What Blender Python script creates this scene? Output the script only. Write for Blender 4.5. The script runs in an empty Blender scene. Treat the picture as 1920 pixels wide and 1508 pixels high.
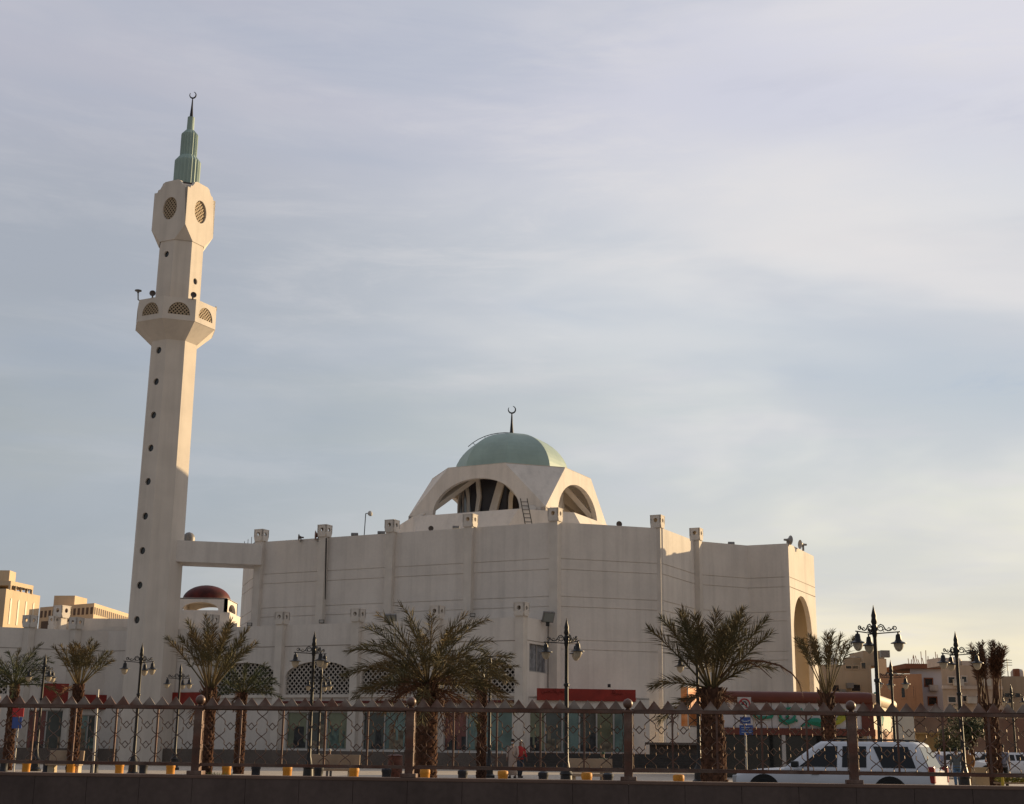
import bpy, bmesh, math, random
from mathutils import Vector, Matrix
from mathutils.geometry import tessellate_polygon
random.seed(7)
R = math.radians
SC = bpy.context.scene
COL = SC.collection
# ------------------------------------------------------------------ camera numbers
F, ROLL, EYE = 2560.0, .012, 1.55
PITCH = math.atan(646 / F)
def ray(px, py):
    u = px - 960; v = 754 - py
    u0 = u * math.cos(ROLL) - v * math.sin(ROLL); v0 = u * math.sin(ROLL) + v * math.cos(ROLL)
    return Vector((u0, F * math.cos(PITCH) - v0 * math.sin(PITCH), F * math.sin(PITCH) + v0 * math.cos(PITCH)))
def at(px, py, Y):
    d = ray(px, py); t = Y / d.y
    return Vector((d.x * t, Y, EYE + d.z * t))
def zat(px, py, Y): return at(px, py, Y).z
def xat(px, Y, py=1400): return at(px, py, Y).x
# ------------------------------------------------------------------ materials
MATS = {}
def mat(name, col, rough=.8, metal=0., noise=.12, scale=1.5, streak=0., emis=None, bump=0., spec=.3, col2=None, alpha=None, grain=0.):
    if name in MATS: return MATS[name]
    m = bpy.data.materials.new(name); m.use_nodes = True
    nt = m.node_tree; N = nt.nodes; L = nt.links
    b = N['Principled BSDF']
    b.inputs['Roughness'].default_value = rough; b.inputs['Metallic'].default_value = metal
    b.inputs['Specular IOR Level'].default_value = spec
    tc = N.new('ShaderNodeTexCoord')
    n1 = N.new('ShaderNodeTexNoise'); n1.inputs['Scale'].default_value = scale; n1.inputs['Detail'].default_value = 6
    L.new(tc.outputs['Object'], n1.inputs['Vector'])
    mp = N.new('ShaderNodeMapRange'); mp.inputs[1].default_value = .3; mp.inputs[2].default_value = .7
    mp.inputs[3].default_value = 1 - noise; mp.inputs[4].default_value = 1 + noise * .5
    L.new(n1.outputs['Fac'], mp.inputs[0])
    fac = mp.outputs[0]
    def mul(a, bsock):
        x = N.new('ShaderNodeMath'); x.operation = 'MULTIPLY'; L.new(a, x.inputs[0]); L.new(bsock, x.inputs[1]); return x.outputs[0]
    if streak:
        mg = N.new('ShaderNodeMapping'); mg.inputs['Scale'].default_value = (1.3, 1.3, .07)
        L.new(tc.outputs['Object'], mg.inputs[0])
        n2 = N.new('ShaderNodeTexNoise'); n2.inputs['Scale'].default_value = 1.1; n2.inputs['Detail'].default_value = 8; n2.inputs['Roughness'].default_value = .65
        L.new(mg.outputs[0], n2.inputs['Vector'])
        m2 = N.new('ShaderNodeMapRange'); m2.inputs[1].default_value = .48; m2.inputs[2].default_value = .78
        m2.inputs[3].default_value = 1; m2.inputs[4].default_value = 1 - streak
        L.new(n2.outputs['Fac'], m2.inputs[0]); fac = mul(fac, m2.outputs[0])
    if grain:
        n3 = N.new('ShaderNodeTexNoise'); n3.inputs['Scale'].default_value = scale * 14; n3.inputs['Detail'].default_value = 4
        L.new(tc.outputs['Object'], n3.inputs['Vector'])
        m3 = N.new('ShaderNodeMapRange'); m3.inputs[1].default_value = .35; m3.inputs[2].default_value = .65
        m3.inputs[3].default_value = 1 - grain; m3.inputs[4].default_value = 1 + grain * .4
        L.new(n3.outputs['Fac'], m3.inputs[0]); fac = mul(fac, m3.outputs[0])
    mx = N.new('ShaderNodeMix'); mx.data_type = 'RGBA'; mx.blend_type = 'MULTIPLY'; mx.inputs[0].default_value = 1
    if col2:
        n4 = N.new('ShaderNodeTexNoise'); n4.inputs['Scale'].default_value = scale * .7; n4.inputs['Detail'].default_value = 5
        L.new(tc.outputs['Object'], n4.inputs['Vector'])
        cr = N.new('ShaderNodeValToRGB'); cr.color_ramp.elements[0].position = .4; cr.color_ramp.elements[1].position = .62
        cr.color_ramp.elements[0].color = (*col, 1); cr.color_ramp.elements[1].color = (*col2, 1)
        L.new(n4.outputs['Fac'], cr.inputs[0]); L.new(cr.outputs[0], mx.inputs[6])
    else: mx.inputs[6].default_value = (*col, 1)
    cb = N.new('ShaderNodeCombineColor'); [L.new(fac, cb.inputs[i]) for i in range(3)]
    L.new(cb.outputs[0], mx.inputs[7]); L.new(mx.outputs[2], b.inputs['Base Color'])
    if bump:
        bp = N.new('ShaderNodeBump'); bp.inputs['Strength'].default_value = bump; bp.inputs['Distance'].default_value = .02
        nb = N.new('ShaderNodeTexNoise'); nb.inputs['Scale'].default_value = scale * 12; L.new(tc.outputs['Object'], nb.inputs['Vector'])
        L.new(nb.outputs['Fac'], bp.inputs['Height']); L.new(bp.outputs[0], b.inputs['Normal'])
    if emis:
        b.inputs['Emission Color'].default_value = (*emis, 1); b.inputs['Emission Strength'].default_value = 1
    MATS[name] = m; return m
PLASTER = lambda: mat('plaster', (.71, .65, .585), .85, noise=.10, scale=.35, streak=.19, grain=.03, bump=.15, spec=.2)
PLASTER2 = lambda: mat('plaster_minaret', (.71, .635, .55), .85, noise=.09, scale=.5, streak=.16, bump=.15, spec=.2)
TRIM = lambda: mat('plaster_trim', (.66, .60, .53), .85, noise=.10, scale=1.2, streak=.08, spec=.2)
GREEN = lambda: mat('green_dome', (.32, .42, .375), .6, noise=.14, scale=.5, streak=.12, spec=.4)
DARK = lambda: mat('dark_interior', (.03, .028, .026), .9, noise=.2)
GLASSD = lambda: mat('dark_glass', (.02, .022, .024), .12, noise=.1, spec=.6)
BLACK = lambda: mat('black_metal', (.018, .016, .016), .45, metal=.3, noise=.2, scale=8, spec=.5)
GREY = lambda: mat('grey_metal', (.22, .21, .2), .5, metal=.4, noise=.2, scale=6)
GRANITE = lambda: mat('brown_granite', (.15, .12, .10), .6, noise=.15, scale=1.2, grain=.25)
RED = lambda: mat('red_sign', (.27, .028, .018), .5, noise=.25, scale=1.6)
# ------------------------------------------------------------------ mesh builder
class MB:
    def __init__(s): s.v = []; s.f = []
    def add(s, vs, fs):
        o = len(s.v); s.v += [Vector(v) for v in vs]; s.f += [tuple(i + o for i in f) for f in fs]
    def box(s, c, size, rz=0., rx=0., ry=0.):
        M = Matrix.Rotation(rz, 3, 'Z') @ Matrix.Rotation(ry, 3, 'Y') @ Matrix.Rotation(rx, 3, 'X')
        h = [x / 2 for x in size]; c = Vector(c)
        vs = [c + M @ Vector((a * h[0], b * h[1], d * h[2])) for a in (-1, 1) for b in (-1, 1) for d in (-1, 1)]
        s.add(vs, [(0, 1, 3, 2), (4, 6, 7, 5), (0, 4, 5, 1), (2, 3, 7, 6), (0, 2, 6, 4), (1, 5, 7, 3)])
    def loft(s, rings, cap0=True, cap1=True, skip=(), closed=True):
        n = len(rings[0]); vs = [v for r in rings for v in r]; fs = []
        for i in range(len(rings) - 1):
            for j in range(n if closed else n - 1):
                if j in skip: continue
                k = (j + 1) % n; fs.append((i * n + j, i * n + k, (i + 1) * n + k, (i + 1) * n + j))
        if cap0: fs.append(tuple(range(n))[::-1])
        if cap1: fs.append(tuple((len(rings) - 1) * n + j for j in range(n)))
        s.add(vs, fs)
    def tube(s, pts, r, n=8, caps=True):
        pts = [Vector(p) for p in pts]; rs = r if isinstance(r, (list, tuple)) else [r] * len(pts)
        rings = []
        up = None
        for i, p in enumerate(pts):
            t = (pts[min(i + 1, len(pts) - 1)] - pts[max(i - 1, 0)])
            t = t.normalized() if t.length > 1e-9 else Vector((0, 0, 1))
            if up is None: up = Vector((0, 0, 1)) if abs(t.z) < .9 else Vector((1, 0, 0))
            a = t.cross(up)
            if a.length < 1e-4: a = t.cross(Vector((0, 1, .1)))
            a.normalize(); b = a.cross(t).normalized(); up = b
            rings.append([p + a * math.cos(2 * math.pi * k / n) * rs[i] + b * math.sin(2 * math.pi * k / n) * rs[i] for k in range(n)])
        s.loft(rings, caps, caps)
    def lathe(s, prof, c=(0, 0, 0), n=16, caps=True):
        c = Vector(c)
        s.loft([[c + Vector((r * math.cos(2 * math.pi * k / n), r * math.sin(2 * math.pi * k / n), z)) for k in range(n)] for r, z in prof], caps, caps)
    def prism(s, poly, z0, z1): s.loft([[Vector((x, y, z0)) for x, y in poly], [Vector((x, y, z1)) for x, y in poly]])
    def slab(s, loops, M, depth):
        flat = [p for l in loops for p in l]
        tris = tessellate_polygon([[Vector((u, v, 0)) for u, v in l] for l in loops])
        n = len(flat); vs = [M(u, v, 0) for u, v in flat] + [M(u, v, -depth) for u, v in flat]
        fs = [tuple(t) for t in tris] + [tuple(i + n for i in t)[::-1] for t in tris]
        o = 0
        for l in loops:
            m = len(l)
            for i in range(m): fs.append((o + i, o + (i + 1) % m, n + o + (i + 1) % m, n + o + i))
            o += m
        s.add(vs, fs)
    def build(s, name, m, parent=None, smooth=False, bevel=0., label=None, fix=True):
        me = bpy.data.meshes.new(name); me.from_pydata([tuple(v) for v in s.v], [], s.f); me.update()
        bm = bmesh.new(); bm.from_mesh(me)
        if fix: bmesh.ops.recalc_face_normals(bm, faces=bm.faces)
        if bevel:
            bmesh.ops.remove_doubles(bm, verts=bm.verts, dist=1e-4)
            es = [e for e in bm.edges if e.is_manifold and e.calc_face_angle(0) > .5]
            bmesh.ops.bevel(bm, geom=es, offset=bevel, segments=2, affect='EDGES', profile=.6)
        bm.to_mesh(me); bm.free()
        if smooth:
            for p in me.polygons: p.use_smooth = True
            if smooth != 'all':
                me.set_sharp_from_angle(angle=R(40))
        me.materials.append(m)
        o = bpy.data.objects.new(name, me); COL.objects.link(o)
        if parent: o.parent = parent; o.matrix_parent_inverse = Matrix.Identity(4)
        if parent and parent.type == 'EMPTY' or parent: pass
        if label: o['label'] = label
        return o
def tag(o, label, cat, group=None, kind=None):
    if label: o['label'] = label
    if cat: o['category'] = cat
    if group: o['group'] = group
    if kind: o['kind'] = kind
    return o
def empty(name, loc, label, cat, group=None, rz=0.):
    o = bpy.data.objects.new(name, None); COL.objects.link(o); o.location = loc; o.rotation_euler = (0, 0, rz)
    o.empty_display_size = .3
    return tag(o, label, cat, group)
def struct(mb, name, m): o = mb.build(name, m); o['kind'] = 'structure'; return o
def sub(mb, name, m, root, **k):
    """world-space mesh attached to a root standing at its own base point"""
    off = Vector(root.location) if root.parent is None else Vector(root.parent.location)
    if root.type == 'MESH' and root.parent is None: off = Vector(root.location)
    mb.v = [v - off for v in mb.v]
    return mb.build(name, m, root, **k)
def copy_tree(o, parent=None):
    c = o.copy(); COL.objects.link(c); c.parent = parent
    for ch in list(o.children): copy_tree(ch, c)
    return c
def frame(P, Q, zoff=0.):
    P = Vector((P[0], P[1], 0)); Q = Vector((Q[0], Q[1], 0)); e = (Q - P).normalized(); n = Vector((e.y, -e.x, 0))
    M = lambda u, v, w: P + e * u + n * w + Vector((0, 0, v + zoff))
    M.L = (Q - P).length; M.e = e; M.n = n; M.P = P
    return M
def rect(u0, v0, u1, v1): return [(u0, v0), (u1, v0), (u1, v1), (u0, v1)]
def archp(u0, u1, v0, vs, vt, n=18):
    """rectangle v0..vs topped by a segmental/elliptic arch up to vt"""
    c = (u0 + u1) / 2; h = (u1 - u0) / 2
    return [(u0, v0), (u1, v0)] + [(c + h * math.cos(a), vs + (vt - vs) * math.sin(a)) for a in [math.pi * i / n for i in range(n + 1)]]
def circp(u, v, r, n=20, ry=None): return [(u + r * math.cos(2 * math.pi * i / n), v + (ry or r) * math.sin(2 * math.pi * i / n)) for i in range(n)]
def clip(poly, p, d):
    """clip the line p+t*d to a convex polygon"""
    ts = []
    n = len(poly)
    for i in range(n):
        a = poly[i]; b = poly[(i + 1) % n]; ex, ey = b[0] - a[0], b[1] - a[1]
        det = d[0] * (-ey) + ex * d[1]
        if abs(det) < 1e-9: continue
        rx, ry = a[0] - p[0], a[1] - p[1]
        t = (rx * (-ey) + ex * ry) / det; s = (d[0] * ry - d[1] * rx) / det
        if -1e-6 <= s <= 1 + 1e-6: ts.append(t)
    return (min(ts), max(ts)) if len(ts) > 1 and max(ts) - min(ts) > .02 else None
def lattice(mb, poly, M, pitch, width, th, w0=0., ang=(45, -45)):
    us = [p[0] for p in poly]; vs = [p[1] for p in poly]; cu, cv = sum(us) / len(us), sum(vs) / len(vs)
    rad = max(math.hypot(p[0] - cu, p[1] - cv) for p in poly)
    for q, a in enumerate(ang):
        d = (math.cos(R(a)), math.sin(R(a))); nn = (-d[1], d[0]); k = -int(rad / pitch) - 1
        while k * pitch < rad:
            p = (cu + nn[0] * k * pitch, cv + nn[1] * k * pitch); c = clip(poly, p, d); k += 1
            if not c: continue
            q0 = (p[0] + d[0] * c[0], p[1] + d[1] * c[0]); q1 = (p[0] + d[0] * c[1], p[1] + d[1] * c[1])
            h = width / 2; w = w0 - q * .012
            vsx = []
            for (x, y) in (q0, q1):
                for sx in (-h, h):
                    for dw in (0, -th): vsx.append(M(x + nn[0] * sx, y + nn[1] * sx, w + dw))
            mb.add(vsx, [(0, 1, 3, 2), (4, 6, 7, 5), (0, 4, 5, 1), (2, 3, 7, 6), (0, 2, 6, 4), (1, 5, 7, 3)])
def inset(poly, d):
    n = len(poly); out = []
    for i in range(n):
        p0, p1, p2 = Vector(poly[i - 1][:2]), Vector(poly[i][:2]), Vector(poly[(i + 1) % n][:2])
        a = (p1 - p0).normalized(); b = (p2 - p1).normalized()
        na = Vector((-a.y, a.x)); nb = Vector((-b.y, b.x)); m = na + nb
        m = m / max(.25, m.dot(na)); out.append((p1.x + m.x * d, p1.y + m.y * d))
    return out   # polygon is counter-clockwise: positive d goes inwards
def ring(poly, z): return [Vector((x, y, z)) for x, y in poly]
D27 = R(-27)
def octo(cx, cy, ap, a0=None):
    Rr = ap / math.cos(R(22.5)); a0 = R(-94.5) if a0 is None else a0
    return [(cx + Rr * math.cos(a0 + R(45) * k), cy + Rr * math.sin(a0 + R(45) * k)) for k in range(8)]
# ------------------------------------------------------------------ sky, sun, camera
SUN_EL, SUN_A = R(9.3), R(33)     # SUN_A measured from +X towards +Y
sdir = Vector((math.cos(SUN_A) * math.cos(SUN_EL), math.sin(SUN_A) * math.cos(SUN_EL), math.sin(SUN_EL)))
W = bpy.data.worlds.new("World"); SC.world = W; W.use_nodes = True
nt = W.node_tree; N = nt.nodes; L = nt.links; bg = N['Background']; bg.inputs[1].default_value = .1
sky = N.new('ShaderNodeTexSky'); sky.sky_type = 'NISHITA'; sky.sun_disc = False; sky.sun_elevation = SUN_EL
sky.sun_rotation = R(90) - SUN_A; sky.air_density = 1.2; sky.dust_density = 2.0
tc = N.new('ShaderNodeTexCoord'); sep = N.new('ShaderNodeSeparateXYZ'); L.new(tc.outputs['Generated'], sep.inputs[0])
def ramp(src, stops, interp='EASE'):
    c = N.new('ShaderNodeValToRGB'); c.color_ramp.interpolation = interp
    el = c.color_ramp.elements
    while len(el) < len(stops): el.new(.5)
    for e, (p, col) in zip(el, stops): e.position = p; e.color = (*col, 1) if not isinstance(col, (int, float)) else (col, col, col, 1)
    L.new(src, c.inputs[0]); return c.outputs[0]
def s2l(*c): return tuple(((x / 255 + .055) / 1.055) ** 2.4 if x > 10 else x / 255 / 12.92 for x in c)
def mth(op, a, b=None, clampv=False):
    m = N.new('ShaderNodeMath'); m.operation = op; m.use_clamp = clampv
    for i, x in enumerate((a, b)):
        if x is None: continue
        if isinstance(x, (int, float)): m.inputs[i].default_value = x
        else: L.new(x, m.inputs[i])
    return m.outputs[0]
def mixc(f, a, b, mode='MIX'):
    m = N.new('ShaderNodeMix'); m.data_type = 'RGBA'; m.blend_type = mode
    for s, x in ((0, f), (6, a), (7, b)):
        if isinstance(x, (int, float)): m.inputs[s].default_value = x
        elif isinstance(x, tuple): m.inputs[s].default_value = (*x, 1)
        else: L.new(x, m.inputs[s])
    return m.outputs[2]
z = sep.outputs[2]
# thin overcast veil: one colour ladder away from the sun, a brighter and warmer one towards it
left = ramp(z, [(0, s2l(174, 171, 160)), (.07, s2l(165, 167, 162)), (.20, s2l(157, 165, 170)), (.33, s2l(165, 171, 182)), (.47, s2l(182, 183, 196)), (.8, s2l(186, 187, 198))])
right = ramp(z, [(0, s2l(242, 222, 180)), (.06, s2l(245, 234, 204)), (.13, s2l(236, 232, 216)), (.22, s2l(212, 216, 214)), (.33, s2l(208, 212, 218)), (.46, s2l(213, 213, 225)), (.8, s2l(196, 198, 210))])
az = mth('ADD', mth('MULTIPLY', sep.outputs[0], math.cos(SUN_A)), mth('MULTIPLY', sep.outputs[1], math.sin(SUN_A)))
azf = ramp(az, [(.22, 0.), (.72, 1.)])
# low warm band hugging the horizon, sunwards
veil = mixc(azf, left, right)
def cloud(sc, rot, scale, seed, det=7, rough=.55, dist=.4, lo=.45, hi=.7):
    mp = N.new('ShaderNodeMapping'); mp.inputs['Scale'].default_value = scale; mp.inputs['Rotation'].default_value = rot; mp.inputs['Location'].default_value = (seed, seed * .7, seed * 1.3)
    L.new(tc.outputs['Generated'], mp.inputs[0])
    n = N.new('ShaderNodeTexNoise'); n.inputs['Scale'].default_value = sc; n.inputs['Detail'].default_value = det; n.inputs['Roughness'].default_value = rough; n.inputs['Distortion'].default_value = dist
    L.new(mp.outputs[0], n.inputs['Vector'])
    return ramp(n.outputs['Fac'], [(lo, 0.), (hi, 1.)])
c1 = cloud(2.2, (0, R(20), 0), (1.0, 1, 3.4), 3.1, lo=.42, hi=.68)
c2 = cloud(5.0, (0, R(14), 0), (1.0, 1, 6.0), 8.4, det=10, rough=.66, lo=.45, hi=.68)
gap = cloud(1.7, (0, R(16), 0), (1, 1, 4.5), 5.7, det=5, lo=.45, hi=.66)
# amount of bright cirrus grows towards the sun side
amt = mth('ADD', mth('MULTIPLY', azf, .55), .16)
veil = mixc(mth('MULTIPLY', c1, amt), veil, s2l(228, 225, 224))
veil = mixc(mth('MULTIPLY', c2, mth('MULTIPLY', amt, .7)), veil, s2l(226, 222, 222))
veil = mixc(mth('MULTIPLY', gap, .42), veil, s2l(160, 172, 192))
# soft wide bright bank of cloud, upper right, with the cut lower edge that slopes down to the right
e = mth('SUBTRACT', mth('ADD', z, mth('MULTIPLY', sep.outputs[0], .27)), .392)
wob = N.new('ShaderNodeTexNoise'); wob.inputs['Scale'].default_value = 4; wob.inputs['Detail'].default_value = 4; L.new(tc.outputs['Generated'], wob.inputs['Vector'])
e = mth('ADD', e, mth('MULTIPLY', mth('SUBTRACT', wob.outputs['Fac'], .5), .03))
bank = ramp(mth('ADD', mth('MULTIPLY', e, 6), .5), [(.42, 0.), (.56, 1.), (.85, .55), (1., .3)])
bank = mth('MULTIPLY', bank, ramp(sep.outputs[0], [(.0, 0.), (.22, 1.)]))
veil = mixc(mth('MULTIPLY', bank, .60), veil, s2l(226, 222, 222))
def band(z0, slope, half, x0, x1, amp, col):
    global veil
    t = mth('ADD', mth('SUBTRACT', mth('ADD', z, mth('MULTIPLY', sep.outputs[0], slope)), z0), mth('MULTIPLY', mth('SUBTRACT', wob.outputs['Fac'], .5), .05))
    b_ = ramp(mth('ADD', mth('MULTIPLY', t, .5 / half), .5), [(0., 0.), (.5, 1.), (1., 0.)])
    w_ = ramp(mth('ADD', sep.outputs[0], .5), [(x0 + .5, 0.), (x0 + .62, 1.), (x1 + .42, 1.), (x1 + .5, 0.)])
    tx = mth('ADD', mth('MULTIPLY', c2, .6), .4)
    veil = mixc(mth('MULTIPLY', mth('MULTIPLY', mth('MULTIPLY', b_, w_), tx), amp), veil, col)
band(.318, .20, .045, -.05, .5, .75, s2l(168, 184, 202))
band(.300, .10, .022, -.12, .30, .65, s2l(222, 221, 220))
band(.47, .15, .05, .05, .45, .45, s2l(172, 180, 208))
band(.235, .0, .04, -.40, .12, .30, s2l(150, 160, 168))
dim = ramp(mth('ADD', mth('MULTIPLY', sep.outputs[1], .5), .5), [(.40, .0), (.80, 1.)])
dimv = mth('ADD', mth('MULTIPLY', dim, .38), .62)
veil = mixc(1., veil, dimv, 'MULTIPLY')
veil10 = mixc(1., veil, (8.2, 8.2, 8.2), 'MULTIPLY')
L.new(mixc(.93, sky.outputs[0], veil10), bg.inputs[0])
sl = bpy.data.lights.new('sun', 'SUN'); sl.energy = 5.0; sl.angle = R(.6); sl.color = (1., .74, .42)
so = bpy.data.objects.new('sun', sl); COL.objects.link(so); so.rotation_euler = sdir.to_track_quat('Z', 'Y').to_euler()
cam = bpy.data.cameras.new('camera'); co = bpy.data.objects.new('camera', cam); COL.objects.link(co); SC.camera = co
cam.sensor_width = 36; cam.lens = 36 * F / 1920; cam.clip_end = 6000; cam.clip_start = .1
co.location = (0, 0, EYE)
co.rotation_euler = (Matrix.Rotation(R(90) + PITCH, 3, 'X') @ Matrix.Rotation(ROLL, 3, 'Z')).to_euler()
SC.view_settings.view_transform = 'Standard'; SC.view_settings.look = 'None'; SC.view_settings.exposure = .38; SC.view_settings.gamma = 1
SC.view_settings.use_curve_mapping = False
# ------------------------------------------------------------------ ground
g = MB(); g.add([(-3000, -200, 0), (3000, -200, 0), (3000, 5000, 0), (-3000, 5000, 0)], [(0, 1, 2, 3)])
struct(g, 'ground', mat('sandy_ground', (.30, .24, .18), .95, noise=.2, scale=.05, grain=.2))
g = MB(); g.box((0, 33.5, -.046), (240, 21, .1)); struct(g, 'road', mat('asphalt', (.06, .058, .055), .9, noise=.2, scale=.4, grain=.3))
g = MB()
for k in range(-30, 30): g.box((k * 4, 33.5, .006), (1.6, .12, .004))
struct(g, 'road_marking', mat('road_paint', (.6, .6, .56), .8))
g = MB(); g.box((0, 66, .0), (240, 44, .24)); struct(g, 'plaza_pavement', mat('plaza_paving', (.50, .43, .35), .8, noise=.12, scale=.3, grain=.12))
g = MB(); g.box((0, 43.85, .02), (240, .3, .26)); struct(g, 'kerb', mat('kerb_stone', (.38, .35, .31), .85, noise=.2))
PAV = .12
# ------------------------------------------------------------------ shared pieces: roof lantern caps
def cap_mesh(side, h, rz, holes=True):
    """square roof lantern: see-through round holes, bottom tapering to the pier"""
    mb = MB(); s = side / 2
    P = [(-s, -s), (s, -s), (s, s), (-s, s)]
    rot = Matrix.Rotation(rz, 3, 'Z')
    for i in range(4):
        a, b = P[i], P[(i + 1) % 4]; M0 = frame(a, b)
        M = lambda u, v, w, M0=M0: rot @ M0(u, v, w)
        body = [(.0, h * .38), (side * .14, 0), (side * .86, 0), (side, h * .38), (side, h), (0, h)]
        mb.slab([body, circp(side / 2, h * .62, side * .19, 12)[::-1]], M, .10)
    r1 = [rot @ Vector((x * 1.03, y * 1.03, h)) for x, y in P]; r2 = [rot @ Vector((x * 1.03, y * 1.03, h + .05)) for x, y in P]
    mb.loft([r1, r2]); 
    return mb
# ------------------------------------------------------------------ MOSQUE main hall
pA, pC, pD, pE, pFx, pG, pH = (-19.3, 104.4), (3.07, 93.0), (10.7, 95.25), (13.75, 101.0), (17.95, 103.05), (20.8, 101.7), (24.2, 108.5)
main = [pA, pC, pD, pE, pFx, pG, pH, (27, 124), (10, 134), (-13, 131), (-22.0, 112.6)]
mosque = empty('mosque', (3, 112, 0), 'large white octagonal mosque hall with pale green dome and arched drum', 'mosque')
ZT = 16.55
prof = [(0, 0)]
for gz in (7.95, 8.58, 10.8, 11.48, 13.32, 14.05):
    prof += [(gz - .026, 0), (gz - .022, .05), (gz + .022, .05), (gz + .026, 0)]
prof += [(ZT, 0), (ZT, .45), (15.6, .45)]
mb = MB(); mb.loft([ring(inset(main, d), zz) for zz, d in prof], cap0=False, cap1=True, skip=(5,))
sub(mb, 'wall', PLASTER(), mosque)
# end portal wall with tall arch
Mg = frame(pG, pH); Lg = Mg.L
mb = MB()
ins = inset(main, .0)
mb.slab([rect(0, 0, Lg, ZT), archp(.75, 6.05, .9, 10.1, 12.95)[::-1]], Mg, .35)
sub(mb, 'portal_wall', PLASTER(), mosque)
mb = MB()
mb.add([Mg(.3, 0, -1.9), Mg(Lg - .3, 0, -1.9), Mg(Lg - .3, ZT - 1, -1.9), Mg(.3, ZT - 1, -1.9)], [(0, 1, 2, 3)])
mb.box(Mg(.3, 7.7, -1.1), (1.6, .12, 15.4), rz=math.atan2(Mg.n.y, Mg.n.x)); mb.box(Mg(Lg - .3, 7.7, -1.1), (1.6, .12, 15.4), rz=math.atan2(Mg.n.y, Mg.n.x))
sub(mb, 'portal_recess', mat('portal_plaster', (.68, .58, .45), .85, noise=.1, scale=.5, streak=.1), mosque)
mb = MB(); [mb.box(Mg(Lg / 2, gz, .0), (Lg - .1, .03, .04), rz=math.atan2(Mg.e.y, Mg.e.x)) for gz in (13.32, 14.05)][:0]; mb.box(Mg(Lg / 2, 13.32, .0), (Lg - .1, .03, .045), rz=math.atan2(Mg.e.y, Mg.e.x)); sub(mb, 'groove_shade_line', mat('groove_shade', (.30, .25, .21), .9), mosque)  # dark strip on the wall face, painted as the shade of a groove
# piers with lantern caps along the parapet
def pier(root, x, y, z0, z1, side=.62, cap=.80, caph=.86, rz=D27, proud=.12):
    mb = MB(); mb.box((x, y, (z0 + z1) / 2), (side, side, z1 - z0), rz=rz)
    p = sub(mb, 'pier', TRIM(), root)
    c = cap_mesh(cap, caph, rz); c.v = [v + Vector((x, y, z1)) - root.location for v in c.v]
    c.build('pier_cap', TRIM(), p)
    return p
def on(P, Q, t, off=.0):
    M = frame(P, Q); q = M(t, 0, off); return q.x, q.y
for t in (.25, 6.1, 12.0, 18.5):
    x, y = on(pA, pC, t, .08); pier(mosque, x, y, 0, ZT + .02)
pier(mosque, pC[0], pC[1] - .05, 0, ZT + .02); pier(mosque, pD[0] - .34, pD[1] + .16, 0, ZT + .02); pier(mosque, pE[0] + .1, pE[1] + .02, 0, ZT + .02)
# lower octagonal block under the drum
CX, CY = 0., 114.
mb = MB()
def octmix(apA, apB):
    """octagon whose -27/63 faces sit at apA and whose 18/-72 faces sit at apB"""
    out = []
    for k in range(8):
        a1 = R(-117 + 45 * k); a2 = R(-117 + 45 * (k + 1)); d1 = apA if k % 2 == 0 else apB; d2 = apB if k % 2 == 0 else apA
        det = math.cos(a1) * math.sin(a2) - math.sin(a1) * math.cos(a2)
        out.append((CX + (d1 * math.sin(a2) - d2 * math.sin(a1)) / det, CY + (math.cos(a1) * d2 - math.cos(a2) * d1) / det))
    return out
E1 = EYE
mb.loft([ring(octmix(9.6, 9.1), 15.5), ring(octmix(9.3, 9.05), 16.4), ring(octmix(8.0, 9.0), 17.9 + E1)], cap0=False)
sub(mb, 'drum_base', PLASTER(), mosque)
# drum: cube with cut corners, each of its four sides an open arch
zb, zt, hs = 17.6 + E1, 22.0 + E1, 6.25
sq = [(CX + hs * math.sqrt(2) * math.cos(R(-72 + 90 * k)), CY + hs * math.sqrt(2) * math.sin(R(-72 + 90 * k))) for k in range(4)]
mb = MB(); oc = octo(CX, CY, hs)
a5 = hs / 1.2071
for k in range(4):
    P, Q = sq[k - 1], sq[k]
    M = frame(P, Q); c = M.L / 2
    outer = [(0, zb), (M.L, zb), (M.L, 18.26 + E1), (c + a5 / 1., zt), (c - a5 / 1., zt), (0, 18.26 + E1)]
    outer[3] = (c + a5 / 2 * 1.0, zt); outer[4] = (c - a5 / 2 * 1.0, zt)
    outer[3] = (c + 2.62, zt); outer[4] = (c - 2.62, zt)
    mb.slab([outer, archp(c - 3.95, c + 3.95, 18.0 + E1, 18.2 + E1, 20.98 + E1, 22)[::-1]], M, .42)
    # corner triangle
    t0 = M(c + 2.62, zt, 0); M2 = frame(sq[k], sq[(k + 1) % 4]); t1 = M2(M2.L / 2 - 2.62, zt, 0); bt = Vector((*sq[k], 18.26 + E1))
    mb.add([t0, t1, bt], [(0, 1, 2)])
    mb.add([M(c + 2.4, zt - .3, -.5), M2(M2.L / 2 - 2.4, zt - .3, -.5), bt + Vector((CX - bt.x, CY - bt.y, 0)) * .06], [(0, 1, 2)])
sub(mb, 'drum', PLASTER(), mosque, fix=False)
mb = MB()
rim = []
for k in range(4):
    M = frame(sq[k - 1], sq[k]); c = M.L / 2; rim += [M(c - 2.62, zt, -.01), M(c + 2.62, zt, -.01)]
cen = Vector((CX, CY, 0))
r0 = [v + (cen - Vector((v.x, v.y, 0))) * .04 for v in rim]
mb.loft([[v - Vector((0, 0, .35)) for v in r0], [v + Vector((0, 0, .06)) for v in rim]])
sub(mb, 'drum_roof', PLASTER(), mosque)
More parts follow.
